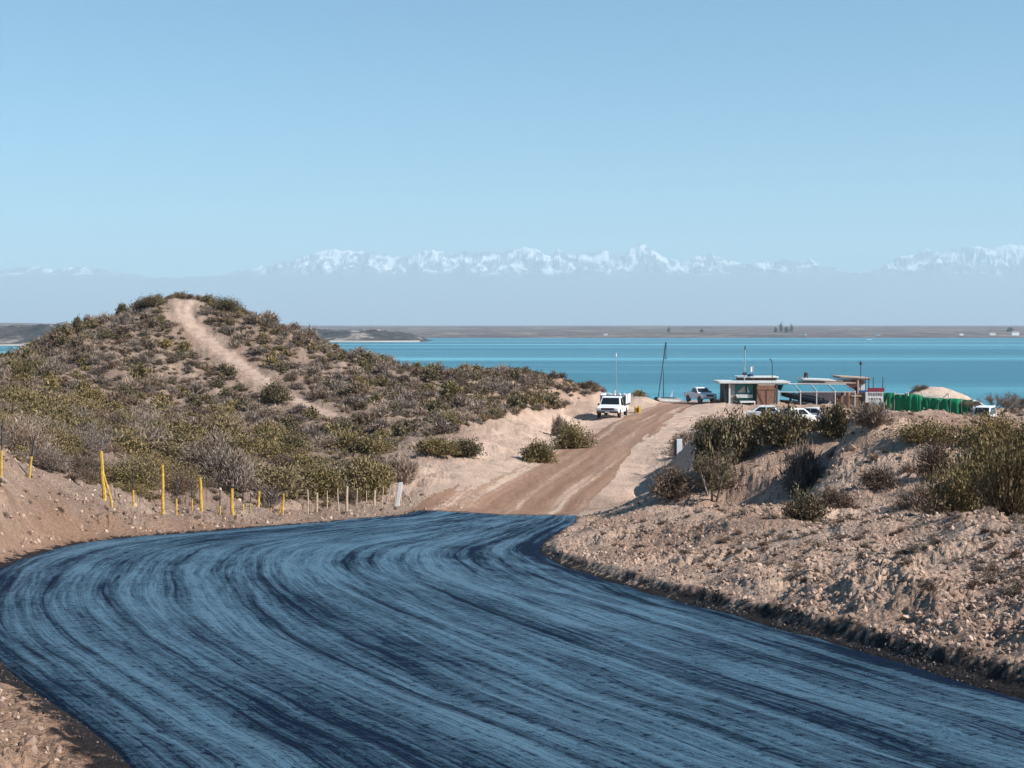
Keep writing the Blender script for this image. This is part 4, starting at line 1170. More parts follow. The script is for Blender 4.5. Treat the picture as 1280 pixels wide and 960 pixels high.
def pickup(label, loc, rz, paint='white', L=5.0, Wd=1.85, H=1.78, name="pickup_truck", box=False):
    t_ = thing(name, label, "pickup truck", loc, rz)
    w = Wd / 2
    # front faces -X
    body = MB().prism([(0.0, .50), (0.03, .92), (.18, 1.02), (1.35, 1.13), (1.45, 1.13), (L, 1.13), (L, .48), (L - .55, .42), (.6, .42)], -w, w)
    body.build("body", paint, t_, bevel=.05)
    if not box:
        # bed is solid; the recess's shade is a flat dark sheet
        MB().box(3.15, L - .08, -w + .10, w - .10, 1.10, 1.136).build("bed_shade", 'black', t_)
    cab_x0, cab_x1 = 1.32, 3.05
    prof = [(cab_x0, 1.12), (cab_x0 + .62, H - .05), (cab_x0 + .80, H), (cab_x1 - .22, H), (cab_x1 - .10, H - .06), (cab_x1, 1.12)]
    cab = MB().prism(prof, -w + .03, w - .03, [1, .84, .82, .82, .84, 1]).build("cab", paint, t_, bevel=.04)
    def lerp3(p, q, f): return tuple(p[i] + (q[i] - p[i]) * f for i in range(3))
    wi = w - .03
    n_ = .012
    # windscreen, rear window, side windows as slightly proud panes
    def pane(nm, P, off, mat='glass'):
        P = [Vector(q) for q in P]; o_ = Vector(off)
        MB().hexa([P[0], P[1], P[2], P[3], P[0] + o_, P[1] + o_, P[2] + o_, P[3] + o_]).build(nm, mat, t_)
    x0, x1 = cab_x0, cab_x0 + .62; z0, z1 = 1.12, H - .05
    def wp(f, s): return (x0 + (x1 - x0) * f, s * wi * (1 - .16 * f) * .88, z0 + (z1 - z0) * f)
    pane("windscreen", [wp(.12, -1), wp(.12, 1), wp(.90, 1), wp(.90, -1)], (-.015, 0, .008))
    xb0, xb1 = cab_x1, cab_x1 - .10
    def rp(f, s): return (xb0 + (xb1 - xb0) * f, s * wi * (1 - .16 * f) * .82, z0 + (z1 - z0) * f)
    pane("rear_window", [rp(.2, 1), rp(.2, -1), rp(.85, -1), rp(.85, 1)], (.012, 0, .002))
    for s in (-1, 1):
        def sp_(x, f): return (x, s * wi * (1 - .16 * f), z0 + (z1 - z0) * f)
        P = [sp_(cab_x0 + .22, .1), sp_(cab_x1 - .22, .1), sp_(cab_x1 - .28, .86), sp_(cab_x0 + .70, .86)]
        pane("side_window", P if s > 0 else P[::-1], (0, s * .012, .004))
        MB().box(cab_x0 + .25, cab_x0 + .40, s * (w + .02), s * (w + .18), 1.12, 1.30).build("mirror", 'black', t_)
        wheel(t_, .92, s * (w - .12), .36, side=s); wheel(t_, L - 1.05, s * (w - .12), .36, side=s)
        MB().box(-.025, .05, s * (w - .30) - .14, s * (w - .30) + .14, .76, .93).build("headlight", 'lamp', t_, bevel=.02)
        MB().tube((.92, s * (w + .004), .36), (.92, s * (w - .02), .36), .45, .45, 18).build("wheel_arch", 'black', t_)
        MB().tube((L - 1.05, s * (w + .004), .36), (L - 1.05, s * (w - .02), .36), .45, .45, 18).build("wheel_arch", 'black', t_)
    MB().box(-.02, .04, -w + .46, w - .46, .74, .94).build("grille", 'black', t_, bevel=.01)
    MB().box(-.14, .10, -w + .02, w - .02, .48, .64).build("bumper", 'dark_steel' if box else 'galv', t_, bevel=.03)
    MB().box(-.155, -.142, -.22, .22, .50, .61).build("number_plate", 'offwhite', t_)
    if box:
        bx0, bx1, bw = 2.95, L + .35, w + .14
        b_ = MB().box(bx0, bx1, -bw, bw, 1.06, 1.20).build("load_bed", 'dark_steel', t_)
        for s in (-1, 1):
            MB().box(bx0 + .05, bx1, s * bw - .02, s * bw + .02, 1.20, 2.12).build("side_panel", paint, t_)
            for k in range(4):
                xk = bx0 + .05 + k * (bx1 - bx0 - .05) / 3
                MB().box(xk - .03, xk + .03, s * (bw + .022), s * (bw + .06), 1.10, 2.16).build("panel_stake", 'galv', t_)
        MB().box(bx0, bx0 + .05, -bw, bw, 1.20, 2.02).build("head_board", 'dark_steel', t_)
        MB().box(bx0 - .02, bx0 - .003, -bw + .08, bw - .08, 1.86, 1.98).build("head_rail", 'galv', t_)
        # white sacks showing above the cab
        for k in range(7):
            r_ = random.Random(k); x = bx0 + .35 + r_.random() * 1.6; y = (k - 3) * .27
            m_ = MB().hexa([(x - .3, y - .19, 1.2), (x + .3, y - .19, 1.2), (x + .3, y + .19, 1.2), (x - .3, y + .19, 1.2),
                            (x - .22, y - .13, 2.10 + r_.random() * .16), (x + .22, y - .13, 2.12), (x + .22, y + .13, 2.1 + r_.random() * .15), (x - .22, y + .13, 2.14)])
            o_ = m_.build("sack", 'offwhite', bevel=.06); o_.location = t_.location; o_.rotation_euler = t_.rotation_euler
            tag(o_, SACK[k], "sack", "sacks loaded on the white truck")
    return t_
SACK = ["bulging white sack at one end of the truck's load", "white sack beside the end sack on the white truck", "white sack left of the middle of the truck's load", "white sack in the middle of the truck's load",
        "white sack right of the middle of the truck's load", "white sack next to the open side panel of the truck", "white sack against the open side panel of the truck"]

p = at(760, 522, 141); p.z = ground(p.x, p.y) + .02
pickup("white pickup with tall slatted load bed parked left of the dirt road", (p.x - .05, p.y, p.z), math.radians(90 - 14), 'white', 5.6, 2.15, 1.95, "pickup_truck", box=True)
# front is local -X; rz=90deg turns -X to -Y (towards the camera)
p = at(874, 505, 172); p.z = ground(p.x, p.y)
pickup("silver white pickup parked at the lakeside end of the dirt road", (p.x + 1.1, p.y - 1.2, ground(p.x + 1.1, p.y - 1.2)), math.radians(112), 'white', 4.7, 1.8, 1.72, "pickup_truck")

def car(label, loc, rz, paint, L=4.1, Wd=1.68, H=1.42, van=False):
    t_ = thing("parked_van" if van else "parked_car", label, "van" if van else "car", loc, rz)
    w = Wd / 2
    MB().prism([(0, .42), (.02, .72), (.9, .90), (L - .7, .93), (L - .05, .85), (L, .42), (L - .5, .30), (.5, .30)], -w, w).build("body", paint, t_, bevel=.05)
    if van: prof = [(.55, .86), (1.25, H - .06), (1.5, H), (L - .15, H), (L - .05, .90)]; tw = [1, .86, .84, .84, 1]
    else: prof = [(.85, .88), (1.55, H - .04), (1.75, H), (L - 1.35, H), (L - 1.15, H - .04), (L - .45, .90)]; tw = [1, .80, .78, .78, .80, 1]
    MB().prism(prof, -w + .02, w - .02, tw).build("roof", paint, t_, bevel=.04)
    wi = w - .02; z0, z1 = .90, H - .06
    def pane(nm, P, off):
        P = [Vector(q) for q in P]; o_ = Vector(off)
        MB().hexa(P + [q + o_ for q in P]).build(nm, 'glass', t_)
    xa, xb = prof[0][0], prof[1][0]; f0 = tw[1]
    def wp(f, s): return (xa + (xb - xa) * f, s * wi * (1 - (1 - f0) * f) * .88, .88 + (z1 + .02 - .88) * f)
    pane("windscreen", [wp(.10, -1), wp(.10, 1), wp(.92, 1), wp(.92, -1)], (-.015, 0, .01))
    xr0, xr1 = prof[-1][0], prof[-2][0]
    def rp(f, s): return (xr0 + (xr1 - xr0) * f, s * wi * (1 - (1 - f0) * f) * .84, .90 + (z1 - .90) * f)
    pane("rear_window", [rp(.15, 1), rp(.15, -1), rp(.9, -1), rp(.9, 1)], (.015, 0, .008))
    for s in (-1, 1):
        def sp_(x, f): return (x, s * wi * (1 - (1 - f0) * f), .90 + (z1 - .90) * f)
        a0, a1 = prof[0][0] + .30, (prof[-1][0] - .35); b0, b1 = prof[1][0] + .12, prof[-2][0] - .1
        mid = (a0 + a1) / 2
        for (q0, q1, q2, q3) in ((a0, mid - .04, mid - .04, b0), (mid + .04, a1, b1, mid + .04)):
            P = [sp_(q0, .10), sp_(q1, .10), sp_(q2, .90), sp_(q3, .90)]
            pane("side_window", P if s > 0 else P[::-1], (0, s * .012, .004))
        wheel(t_, .75, s * (w - .10), .30, .19, s); wheel(t_, L - .80, s * (w - .10), .30, .19, s)
        MB().box(-.02, .05, s * (w - .26) - .14, s * (w - .26) + .14, .58, .72).build("headlight", 'lamp', t_, bevel=.02)
    MB().box(-.10, .06, -w + .02, w - .02, .34, .48).build("bumper", paint if van else 'black', t_, bevel=.03)
    return t_
def gp(px, Y): 
    x = (px - 640) / F * Y; return Vector((x, Y, ground(x, Y)))
def car_at(px, Y, rz, *a, **k):
    p = gp(px, Y); label, paint = a
    c_, s_ = math.cos(math.radians(rz)), math.sin(math.radians(rz)); L_ = k.get('L', 4.1)
    car(label, (p.x - c_ * L_ / 2, p.y - s_ * L_ / 2, p.z + .02), math.radians(rz), paint, **k)
car_at(961, 138, 168, "white car showing only its roof behind the green shrub, by the wooden door", 'white')
car_at(991, 135, 20, "light car with dark windows parked in front of the pergola", 'offwhite', H=1.5)
car_at(1019, 141, 150, "pale car half hidden by shrubs under the pergola's middle posts", 'offwhite')
car_at(1216, 166, 170, "white and dark car parked at the right end of the green screen", 'white', L=4.3)
car_at(1231, 143, 60, "small white van with dark windows nearest below the bare tree", 'white', L=3.8, H=1.75, van=True)

# ------------------------------------------------------------------ beached boat with leaning mast, boat on the lake
p = at(830, 501, 177); p.z = ground(p.x, p.y)
t_ = thing("beached_catamaran", "beached sailing boat with tall leaning dark mast at the track's end", "sailing boat", p)
for y in (-.75, .75):
    hull = MB().prism([(-.9, .28), (-.5, .10), (1.5, .05), (2.1, .32), (1.9, .42), (-.8, .45)], y - .16, y + .16, [.3, 1, 1, .3, .8, .9]); hull.build("hull", 'offwhite', t_, bevel=.03)
MB().box(-.3, 1.3, -.70, .70, .46, .52).build("deck_netting", 'black', t_)
base = Vector((-.70, 0, .5)); top = at(832.5, 428, 177) - p; top.y = 0
MB().tube(base, top * .55 + base * .45, .055, .05, 8).tube(top * .55 + base * .45, top, .05, .10, 8).build("mast", 'navy', t_)
MB().tube((-.05, 0, .5), top * .55 + base * .45 + Vector((.12, 0, 0)), .06, .03, 6).build("second_spar", 'dark_steel', t_)
MB().tube(top * .98, (-.5, -.6, .6), .012, .012, 4).build("stay", 'galv', t_)
MB().prism([(top.x * .72 - .1, top.z * .72), (top.x - .02, top.z * .99), (top.x + .08, top.z * .99), (top.x * .72 + .16, top.z * .72)], -.02, .02).build("rolled_sail", 'bluecloth', t_)
for y in (-.5, .5):
    MB().tube((-.9, y - .08, .28), (-.9, y + .08, .28), .28, .28, 14).build("trolley_wheel", 'rubber', t_)
p = at(841, 492.5, 540); p.z = WZ
p2 = at(841, 474, 560)
def little_sail(px, py, Y, h, label, group=None):
    p = at(px, py, Y); p.z = WZ
    t_ = thing("small_sailboat", label, "sailing boat", p)
    MB().prism([(-h * .38, .35), (h * .38, .45), (h * .30, -.1), (-h * .30, -.1)], -h * .09, h * .09, [.6, .1, .1, .8]).build("hull", 'navy', t_)
    MB().tube((0, 0, 0), (0, 0, h), .04, .03, 5).build("mast", 'galv', t_)
    MB().prism([(-.05, .7), (-.05, h * .97), (-h * .33, .75)], -.015, .015).build("sail", 'offwhite', t_)
little_sail(841, 492, 560, 3.9, "tiny sailing boat on the lake, right of the leaning mast")
def tiny_boat(px, Y, L, label):
    p = at(px, 430, Y); p.z = WZ
    t_ = thing("motor_boat", label, "boat", p)
    MB().prism([(-L / 2, .9), (L / 2, 1.2), (L * .38, -.2), (-L * .45, -.2)], -L * .14, L * .14, [.9, .05, .05, .8]).build("hull", 'white', t_)
    MB().box(-L * .15, L * .12, -L * .09, L * .09, .9, 1.9).build("cabin", 'offwhite', t_)
tiny_boat(1087, 3100, 12, "tiny white boat far out near the opposite shore")
# pale dinghy beside the silver pickup
p = at(897, 484, 200); p.z = ground(p.x, p.y)
p.z = at(897, 482, 200).z - 0.6
# ------------------------------------------------------------------ yellow crate by the track
p = at(797, 513, 152); p.z = ground(p.x, p.y)
t_ = thing("yellow_crate", "open yellow plastic crate on the sand between truck and track", "crate", p, .25); t_.scale = (.72, .72, .72)
MB().box(-.38, .38, -.3, .3, 0, .08).build("bottom", 'yellow', t_)
for nm, b_ in (("side", (-.38, -.33, -.3, .3, .08, .75)), ("side", (.10, .38, -.3, .3, .08, .95)), ("side", (-.33, .10, .25, .3, .08, .8)), ("rim", (-.40, .14, -.32, .32, .74, .80))):
    MB().box(*b_).build(nm, 'yellow', t_)

# ------------------------------------------------------------------ lakeside huts: helper in local metres, x to the right, built at distance Y
YB = 170.0
GZ = ground(0.168 * YB, YB) - .05
def X_(px, Y=YB): return (px - 640) / F * Y
def Z_(py, Y=YB): return at(640, py, Y).z
def slab(pt, nm, mat, px0, px1, py0, py1, y0, y1, bevel=0, **k):
    """box from photo columns and rows at the huts' distance, y0..y1 metres in depth"""
    return MB().box(X_(px0) - pt.location.x, X_(px1) - pt.location.x, y0, y1, Z_(py1) - pt.location.z, Z_(py0) - pt.location.z).build(nm, mat, pt, bevel=bevel)
def base_thing(nm, label, cat, px, Y=YB, z=None, group=None):
    x = X_(px, Y); return thing(nm, label, cat, (x, Y, GZ if z is None else z), 0, group)

hut = base_thing("beach_hut", "open lakeside hut with flat white-edged roof, painted panel and counter", "hut", 935)
slab(hut, "roof", 'offwhite', 897, 985, 476.2, 478.6, -1.6, 3.4)
slab(hut, "upper_roof", 'offwhite', 925, 976, 471.0, 472.6, 1.2, 4.2)
slab(hut, "upper_wall", 'darkwood', 927, 974, 472.7, 476.1, 1.5, 4.0)
slab(hut, "roof_underside", 'darkwood', 899, 983, 478.65, 479.6, -1.4, 3.2)
slab(hut, "corner_post", 'black', 904, 908.5, 479.65, 508, -1.2, -.8)
slab(hut, "white_post", 'offwhite', 909.2, 911.4, 479.65, 508, -1.3, -1.1)
slab(hut, "side_wall", 'grey', 911.6, 917.2, 479.65, 508, -.9, -.75)
slab(hut, "back_wall", 'grey', 905, 968, 479.65, 510, 3.0, 3.15)
pn = slab(hut, "painted_panel", 'teal', 917.6, 940, 479.8, 492, -.86, -.78)
def tri(nm, mat, P, y, par):
    V_ = [Vector((X_(a_) - par.location.x, y, Z_(b_) - par.location.z)) for a_, b_ in P]
    n_ = len(V_); mb = MB(); mb.add(V_ + [v + Vector((0, .012, 0)) for v in V_], [tuple(range(n_)), tuple(range(n_, 2 * n_))[::-1]] + [(k, k + n_, (k + 1) % n_ + n_, (k + 1) % n_) for k in range(n_)])
    return mb.build(nm, mat, par)
tri("painted_sail", 'beige', [(920.5, 490), (929.5, 481.5), (930.3, 490.4)], -.89, hut)
tri("painted_sail", 'offwhite', [(932.5, 482), (935.8, 490), (933, 490.4)], -.89, hut)
tri("painted_figure", 'black', [(930.2, 481), (932.3, 480.6), (933.4, 487), (931.4, 489.5)], -.885, hut)
slab(hut, "counter_board", 'offwhite', 918, 939, 492.6, 496.6, -1.25, -.9)
slab(hut, "counter_front", 'teal', 918.4, 938.6, 496.65, 501, -.86, -.8)
slab(hut, "dark_post", 'black', 940.3, 943.2, 479.65, 508, -1.1, -.8)
table = base_thing("trestle_table", "white trestle table standing before the hut's counter", "table", 930, YB - 3)
slab(table, "table_top", 'white', 920, 938.3, 499.6, 501.3, -.6, .3)
for q in (920.6, 937.2): slab(table, "leg", 'white', q, q + 1.2, 501.35, 511, -.4, -.3)
dk = base_thing("stacked_chairs", "dark chairs pushed under the white table by the hut", "chairs", 918, YB - 2.2)
slab(dk, "seat", 'black', 913, 921, 500.5, 502, -.3, .2); slab(dk, "seat", 'black', 922, 930, 502.5, 504, -.3, .2)
for q in (913.4, 917, 920.2, 922.4, 925.8, 929.2): slab(dk, "leg", 'dark_steel', q, q + .7, 502.1 if q < 921 else 504.1, 510, -.2, -.14)
slab(dk, "backrest", 'black', 913, 914.2, 496, 500.4, .15, .2)
# barn door panel
door = base_thing("wooden_gate", "red-brown board gate with diagonal brace, right of the painted panel", "gate", 955, YB - 1.6)
for k in range(5):
    q0 = 943.6 + k * 4.55; slab(door, "plank", 'brownwood', q0, q0 + 4.3, 481.2 if k else 482, 511, -.03, .03)
slab(door, "top_rail", 'brownwood', 943.4, 966.4, 484.6, 486.2, -.09, -.035); slab(door, "top_rail", 'beige', 944.5, 965.6, 479.6, 481.1, -.05, .05)
tri("brace", 'darkwood', [(943.8, 487.5), (945.0, 487.2), (952.4, 505.5), (951.2, 506)], -.085, door)
slab(door, "centre_rail", 'darkwood', 955.0, 955.8, 486.3, 504, -.075, -.035)
slab(door, "door_frame", 'darkwood', 966.7, 969, 479.8, 511, -.1, .1)
# flag pole, flags, lamps
def pole_thing(nm, label, cat, px, py_top, Y, r=.055, mat='galv', lean=0.0, base_z=None):
    x = X_(px, Y); z = ground(x, Y) if base_z is None else base_z
    t_ = thing(nm, label, cat, (x, Y, z)); top = at(px + lean, py_top, Y).z - z
    MB().tube((0, 0, -.2), (lean / F * Y, 0, top), r, r * .8, 8).build("pole", mat, t_)
    return t_, top
fp, ft = pole_thing("mast_pole", "tall pale mast with dark tip rising from the hut roof", "mast", 930.3, 436, YB + 1.0, .07, 'galv', 1.0)
MB().tube((.09, 0, ft - .1), (.10, 0, ft + .35), .08, .05, 8).build("tip", 'black', fp)
MB().box(-.18, .3, -.12, .12, ft * .52, ft * .52 + .3).build("clamp", 'dark_steel', fp)
fp, ft = pole_thing("flag_pole", "thin pole flying a pale flag over the hut roof", "flagpole", 942.2, 456, YB + 1.4, .022, 'galv')
def flag(par, mat, x0, z0, w, h, seed):
    mb = MB(); n_ = 6; V_ = []
    for k in range(n_ + 1):
        f_ = k / n_; y = .12 * math.sin(f_ * 6 + seed); V_ += [(x0 - w * f_, y, z0 - .15 * f_ * h), (x0 - w * f_ * .95, y + .02, z0 + h - .25 * f_ * h)]
    nn = len(V_); V_ = V_ + [(a_, b_ + .012, c_) for a_, b_, c_ in V_]
    Fc = []
    for k in range(n_): i = 2 * k; Fc += [(i, i + 2, i + 3, i + 1), (nn + i, nn + i + 1, nn + i + 3, nn + i + 2)]
    mb.add(V_, Fc); return mb.build("flag", mat, par)
flag(fp, 'offwhite', 0, ft - .75, .42, .62, 0); flag(fp, 'navy', 0, ft - 1.35, .75, .32, 2)
fp, ft = pole_thing("street_lamp", "dark lamp post with head curving left, above the wooden gate", "street lamp", 965.5, 455, YB + .2, .05, 'dark_steel')
MB().path([(0, 0, ft), (-.05, 0, ft + .28), (-.16, 0, ft + .45)], .045, 8).build("curved_arm", 'dark_steel', fp); MB().hexa([(-.34, -.08, ft + .50), (-.10, -.08, ft + .36), (-.10, .08, ft + .36), (-.34, .08, ft + .50), (-.36, -.08, ft + .62), (-.14, -.08, ft + .52), (-.14, .08, ft + .52), (-.36, .08, ft + .62)]).build("lamp_head", 'dark_steel', fp)
fp, ft = pole_thing("street_lamp", "dark lamp post with small round head, above the back hut's roof", "street lamp", 1076, 456, YB + 4, .05, 'dark_steel')
MB().tube((0, 0, ft), (0, 0, ft + .22), .12, .17, 10).tube((0, 0, ft + .22), (0, 0, ft + .42), .17, .08, 10).build("lamp_head", 'dark_steel', fp)

# pergola with blue shade sheets
pg = base_thing("pergola", "white lean-to pergola with four blue-grey shade sheets on slim posts", "pergola", 1015, YB - 1)
PX0, PX1 = [967, 995, 1016.5, 1038, 1059], [970.5, 997.5, 1017.5, 1040.5, 1065]
def L_(px, py, y): return Vector((X_(px) - pg.location.x, y, Z_(py) - pg.location.z))
for k in range(4):
    a_, b_, c_, d_ = L_(PX0[k], 481.6, 2.0), L_(PX0[k + 1], 481.6, 2.0), L_(PX1[k + 1], 488.6, -.6), L_(PX1[k], 488.6, -.6)
    up = Vector((0, 0, .02)); MB().hexa([d_, c_, b_, a_, d_ + up, c_ + up, b_ + up, a_ + up]).build("shade_sheet", 'bluecloth', pg)
for k in range(5):
    MB().tube(L_(PX0[k], 481.0, 2.05), L_(PX1[k], 488.2, -.65), .055, .055, 6).build("rafter", 'offwhite', pg)
    MB().tube(L_(PX1[k], 488.2, -.62), L_(PX1[k], 516, -.62), .055, .055, 6).build("post", 'offwhite', pg)
    MB().tube(L_(PX0[k], 481.0, 2.05), L_(PX0[k], 512, 2.05), .05, .05, 6).build("post", 'offwhite', pg)
MB().tube(L_(966, 480.2, 2.1), L_(1060, 480.8, 2.1), .06, .06, 6).build("ridge_beam", 'offwhite', pg)
MB().tube(L_(970, 489.2, -.66), L_(1065, 489.2, -.66), .035, .035, 6).build("front_beam", 'offwhite', pg)
# dark boats under the pergola
def boat(label, px0, py0, px1, py1, Y, h, mat):
    a_, b_ = Vector((X_(px0, Y), Y, Z_(py0, Y))), Vector((X_(px1, Y), Y - 1.2, Z_(py1, Y)))
    t_ = thing("dark_boat", label, "boat", a_); d = b_ - a_
    secs = []; V_ = []; n_ = 9; m_ = 8
    for k in range(n_):
        f_ = k / (n_ - 1); w_ = math.sin(math.pi * min(1, f_ * .55 + .45)) ** .8 * .55 + .02; hh = h * (.55 + .45 * math.sin(math.pi * (1 - f_ * .9)) )* (1 if f_ < .8 else 1 - (f_ - .8) * 3.5)
        c_ = d * f_
        for j in range(m_): q = 2 * math.pi * j / m_; V_.append(c_ + Vector((0, math.cos(q) * w_, math.sin(q) * max(hh, .05) * .5)))
    Fc = [(k * m_ + j, k * m_ + (j + 1) % m_, (k + 1) * m_ + (j + 1) % m_, (k + 1) * m_ + j) for k in range(n_ - 1) for j in range(m_)] + [tuple(range(m_))[::-1], tuple(range((n_ - 1) * m_, n_ * m_))]
    MB().add(V_, Fc).build("hull", mat, t_, smooth=True)
    MB().tube(d * .05 + Vector((0, -.5, h * .28)), d * .85 + Vector((0, -.3, h * .2)), .04, .04, 6).build("gunwale", 'galv', t_)
    for f_ in (.2, .7): MB().box(d.x * f_ - .06, d.x * f_ + .06, -.5, .4, GZ - a_.z, d.z * f_ - h * .1).build("trestle", 'darkwood', t_)
boat("long dark blue boat hull lying under the pergola, bow to the right", 977, 492.5, 1034, 502, YB + .9, .85, 'navy')
boat("smaller dark boat on trestles below the long dark blue hull", 975, 501, 1020, 506, YB + .2, .5, 'dark_steel')

# back building right of the pergola
bb = base_thing("back_hut", "long back hut with low sloping pale roofs and brick gable", "hut", 1045, YB + 5, group=None)
YB5 = YB + 5
def slab5(nm, mat, px0, px1, py0, py1, y0, y1): return MB().box(X_(px0, YB5) - bb.location.x, X_(px1, YB5) - bb.location.x, y0, y1, Z_(py1, YB5) - bb.location.z, Z_(py0, YB5) - bb.location.z).build(nm, mat, bb)
def roof5(nm, mat, px0, pyl, px1, pyr, th, y0, y1):
    xa, xb = X_(px0, YB5) - bb.location.x, X_(px1, YB5) - bb.location.x; za, zb = Z_(pyl, YB5) - bb.location.z, Z_(pyr, YB5) - bb.location.z
    return MB().hexa([(xa, y0, za - th), (xb, y0, zb - th), (xb, y1, zb - th), (xa, y1, za - th), (xa, y0, za), (xb, y0, zb), (xb, y1, zb), (xa, y1, za)]).build(nm, mat, bb)
roof5("roof", 'offwhite', 1002, 472.8, 1052, 474.8, .16, -1, 3); roof5("roof", 'beige', 1028, 476.6, 1066, 477.4, .14, -1.6, -1.05)
roof5("roof", 'beige', 1048, 469.8, 1086, 471.8, .14, -1.2, 3.5); roof5("roof_beam", 'darkwood', 1049, 471.2, 1085, 473.2, .14, -1.25, 3.4)
slab5("wall", 'grey', 1003, 1052, 476.6, 515, 0, 2.6)
slab5("brick_wall", 'brick', 1054, 1080, 475.2, 515, -.6, 2.6)
slab5("window_opening", 'black', 1067, 1072, 484, 491, -.66, -.605); slab5("window_opening", 'black', 1063, 1066, 475.6, 478, -.66, -.605)
slab5("porch_post", 'beige', 1069.4, 1070.8, 473.5, 515, -1.2, -1.05); slab5("white_panel", 'offwhite', 1072.5, 1080, 480, 487.5, -.68, -.61)
slab5("dark_ledge", 'bluep', 1072, 1084, 487.6, 490, -.9, -.61)
tk = thing("roof_tank", "dark water tank on a small frame on the low back roof", "tank", (X_(1009, YB5), YB5 + .6, Z_(473.4, YB5)))
MB().tube((0, 0, .2), (0, 0, .72), .26, .24, 12).build("tank", 'dark_steel', tk)
for dx in (-.2, .2): MB().box(dx - .04, dx + .04, -.05, .05, -.02, .2).build("leg", 'dark_steel', tk)
MB().tube((-.85, 0, .12), (.1, 0, .14), .03, .03, 5).build("pipe", 'dark_steel', tk)
# brown hedge-like screen of canes
st_ = base_thing("cane_screen", "brown cane screen fence below the brick gable", "fence", 1066, YB - .2)
for k in range(14):
    q = 1042 + k * 3.05; slab(st_, "cane_bundle", 'darkwood' if k % 3 else 'brownwood', q, q + 2.85, 493 + (k * 7 % 5) * .5 if q < 1063 else 491.5 + (k % 2) * .4, 515, -.06 - .02 * (k % 2), .06)
slab(st_, "rail", 'beige', 1064, 1078, 494, 495.4, -.16, -.085)
# four dark poles and the red and white board
for k, (q, ty_, lb) in enumerate(((1083.6, 472, "leftmost of four thin dark poles above the sign"), (1087.6, 471.6, "second of four thin dark poles above the sign"), (1093.2, 472, "third of four thin dark poles above the sign"), (1105.2, 471.2, "rightmost dark pole, beside the green screen"))):
    x = X_(q); o_ = MB().tube((0, 0, -.2), (0, 0, Z_(ty_) - GZ), .045, .04, 6).build("thin_pole", 'dark_steel'); o_.location = (x, YB + .5, GZ); tag(o_, lb, "pole", "thin dark poles by the sign")
sg = base_thing("sign_board", "sign board with dark red top band and dark lettering on white", "sign", 1094, YB - .5)
slab(sg, "red_band", 'red', 1083.5, 1104.5, 484.6, 489.6, -.06, .03)
slab(sg, "white_board", 'offwhite', 1081, 1103.8, 489.7, 503, -.05, .03)
for q in (1084, 1102): slab(sg, "leg", 'dark_steel', q, q + .9, 484, 513, .035, .10)
lt = MB()
rr_ = random.Random(3)
def ink(q0, q1, r0, r1): lt.box(X_(q0) - sg.location.x, X_(q1) - sg.location.x, -.066, -.052, Z_(r1) - sg.location.z, Z_(r0) - sg.location.z)
q = 1084.2
for k in range(6):                     # first line: six block strokes, unreadable at this distance
    ink(q, q + .7, 490.4, 494.6); ink(q + 1.5, q + 2.1, 490.6 + rr_.random(), 494.6); ink(q + .7, q + 1.5, 490.6 + (k % 3) * 1.3, 491.5 + (k % 3) * 1.3); q += 3.1
q = 1084.6
for k in range(5):
    ink(q, q + 1.0, 497.2, 498.2 + rr_.random() * 1.8); ink(q + 1.3, q + 1.9, 497.6, 500.2); q += 3.4
lt.build("lettering", 'black', sg)
bench = base_thing("white_bench", "low white bench below the sign board", "bench", 1103, YB - 4)
slab(bench, "seat", 'white', 1096.5, 1110, 508.4, 510.2, -.3, .3)
for q in (1097.2, 1103, 1108.4): slab(bench, "leg", 'white', q, q + 1.2, 510.3, 516, -.2, .2)

# green shade cloth screen
gf = base_thing("green_screen_fence", "green shade-cloth screen fence with white posts", "fence", 1155, YB - 7)
YG = YB - 7
top_l = [(1105, 490.8), (1118, 490.8), (1131, 491.2), (1144, 492.3), (1156, 494.2), (1168, 495.6), (1181, 496.4), (1194, 497.2), (1206, 497.6)]
bot_l = [511.5, 513, 514.6, 516.2, 517.4, 518.2, 518.8, 519.4, 520]
def fy(k): return -k * .38 + .10 * math.sin(k * 1.9)
for k in range(8):
    mb = MB(); V_ = []; n_ = 7
    for i in range(n_ + 1):
        f_ = i / n_; pa = top_l[k][0] * (1 - f_) + top_l[k + 1][0] * f_; pt_ = top_l[k][1] * (1 - f_) + top_l[k + 1][1] * f_ + .9 * math.sin(math.pi * f_) * (k % 2); pb = bot_l[k] * (1 - f_) + bot_l[k + 1] * f_
        y = fy(k) * (1 - f_) + fy(k + 1) * f_ + .10 * math.sin(f_ * 9 + k)
        for g_ in range(4):
            h_ = g_ / 3; V_.append((X_(pa, YG) - gf.location.x, y + .05 * math.sin(h_ * 5 + i + k), (Z_(pb, YG) * (1 - h_) + Z_(pt_, YG) * h_) - gf.location.z))
    Fc = [(i * 4 + g_, (i + 1) * 4 + g_, (i + 1) * 4 + g_ + 1, i * 4 + g_ + 1) for i in range(n_) for g_ in range(3)]
    o_ = mb.add(V_, Fc).build("cloth_panel", 'greencloth', gf, smooth=True)
    sm_ = o_.modifiers.new("thick", 'SOLIDIFY'); sm_.thickness = .015
for k in range(9):
    x = X_(top_l[k][0], YG) - gf.location.x
    MB().tube((x, fy(k) + .06, Z_(bot_l[k] + 2, YG) - gf.location.z), (x, fy(k) + .06, Z_(top_l[k][1] - 1.2, YG) - gf.location.z), .045, .045, 6).build("post", 'offwhite', gf)
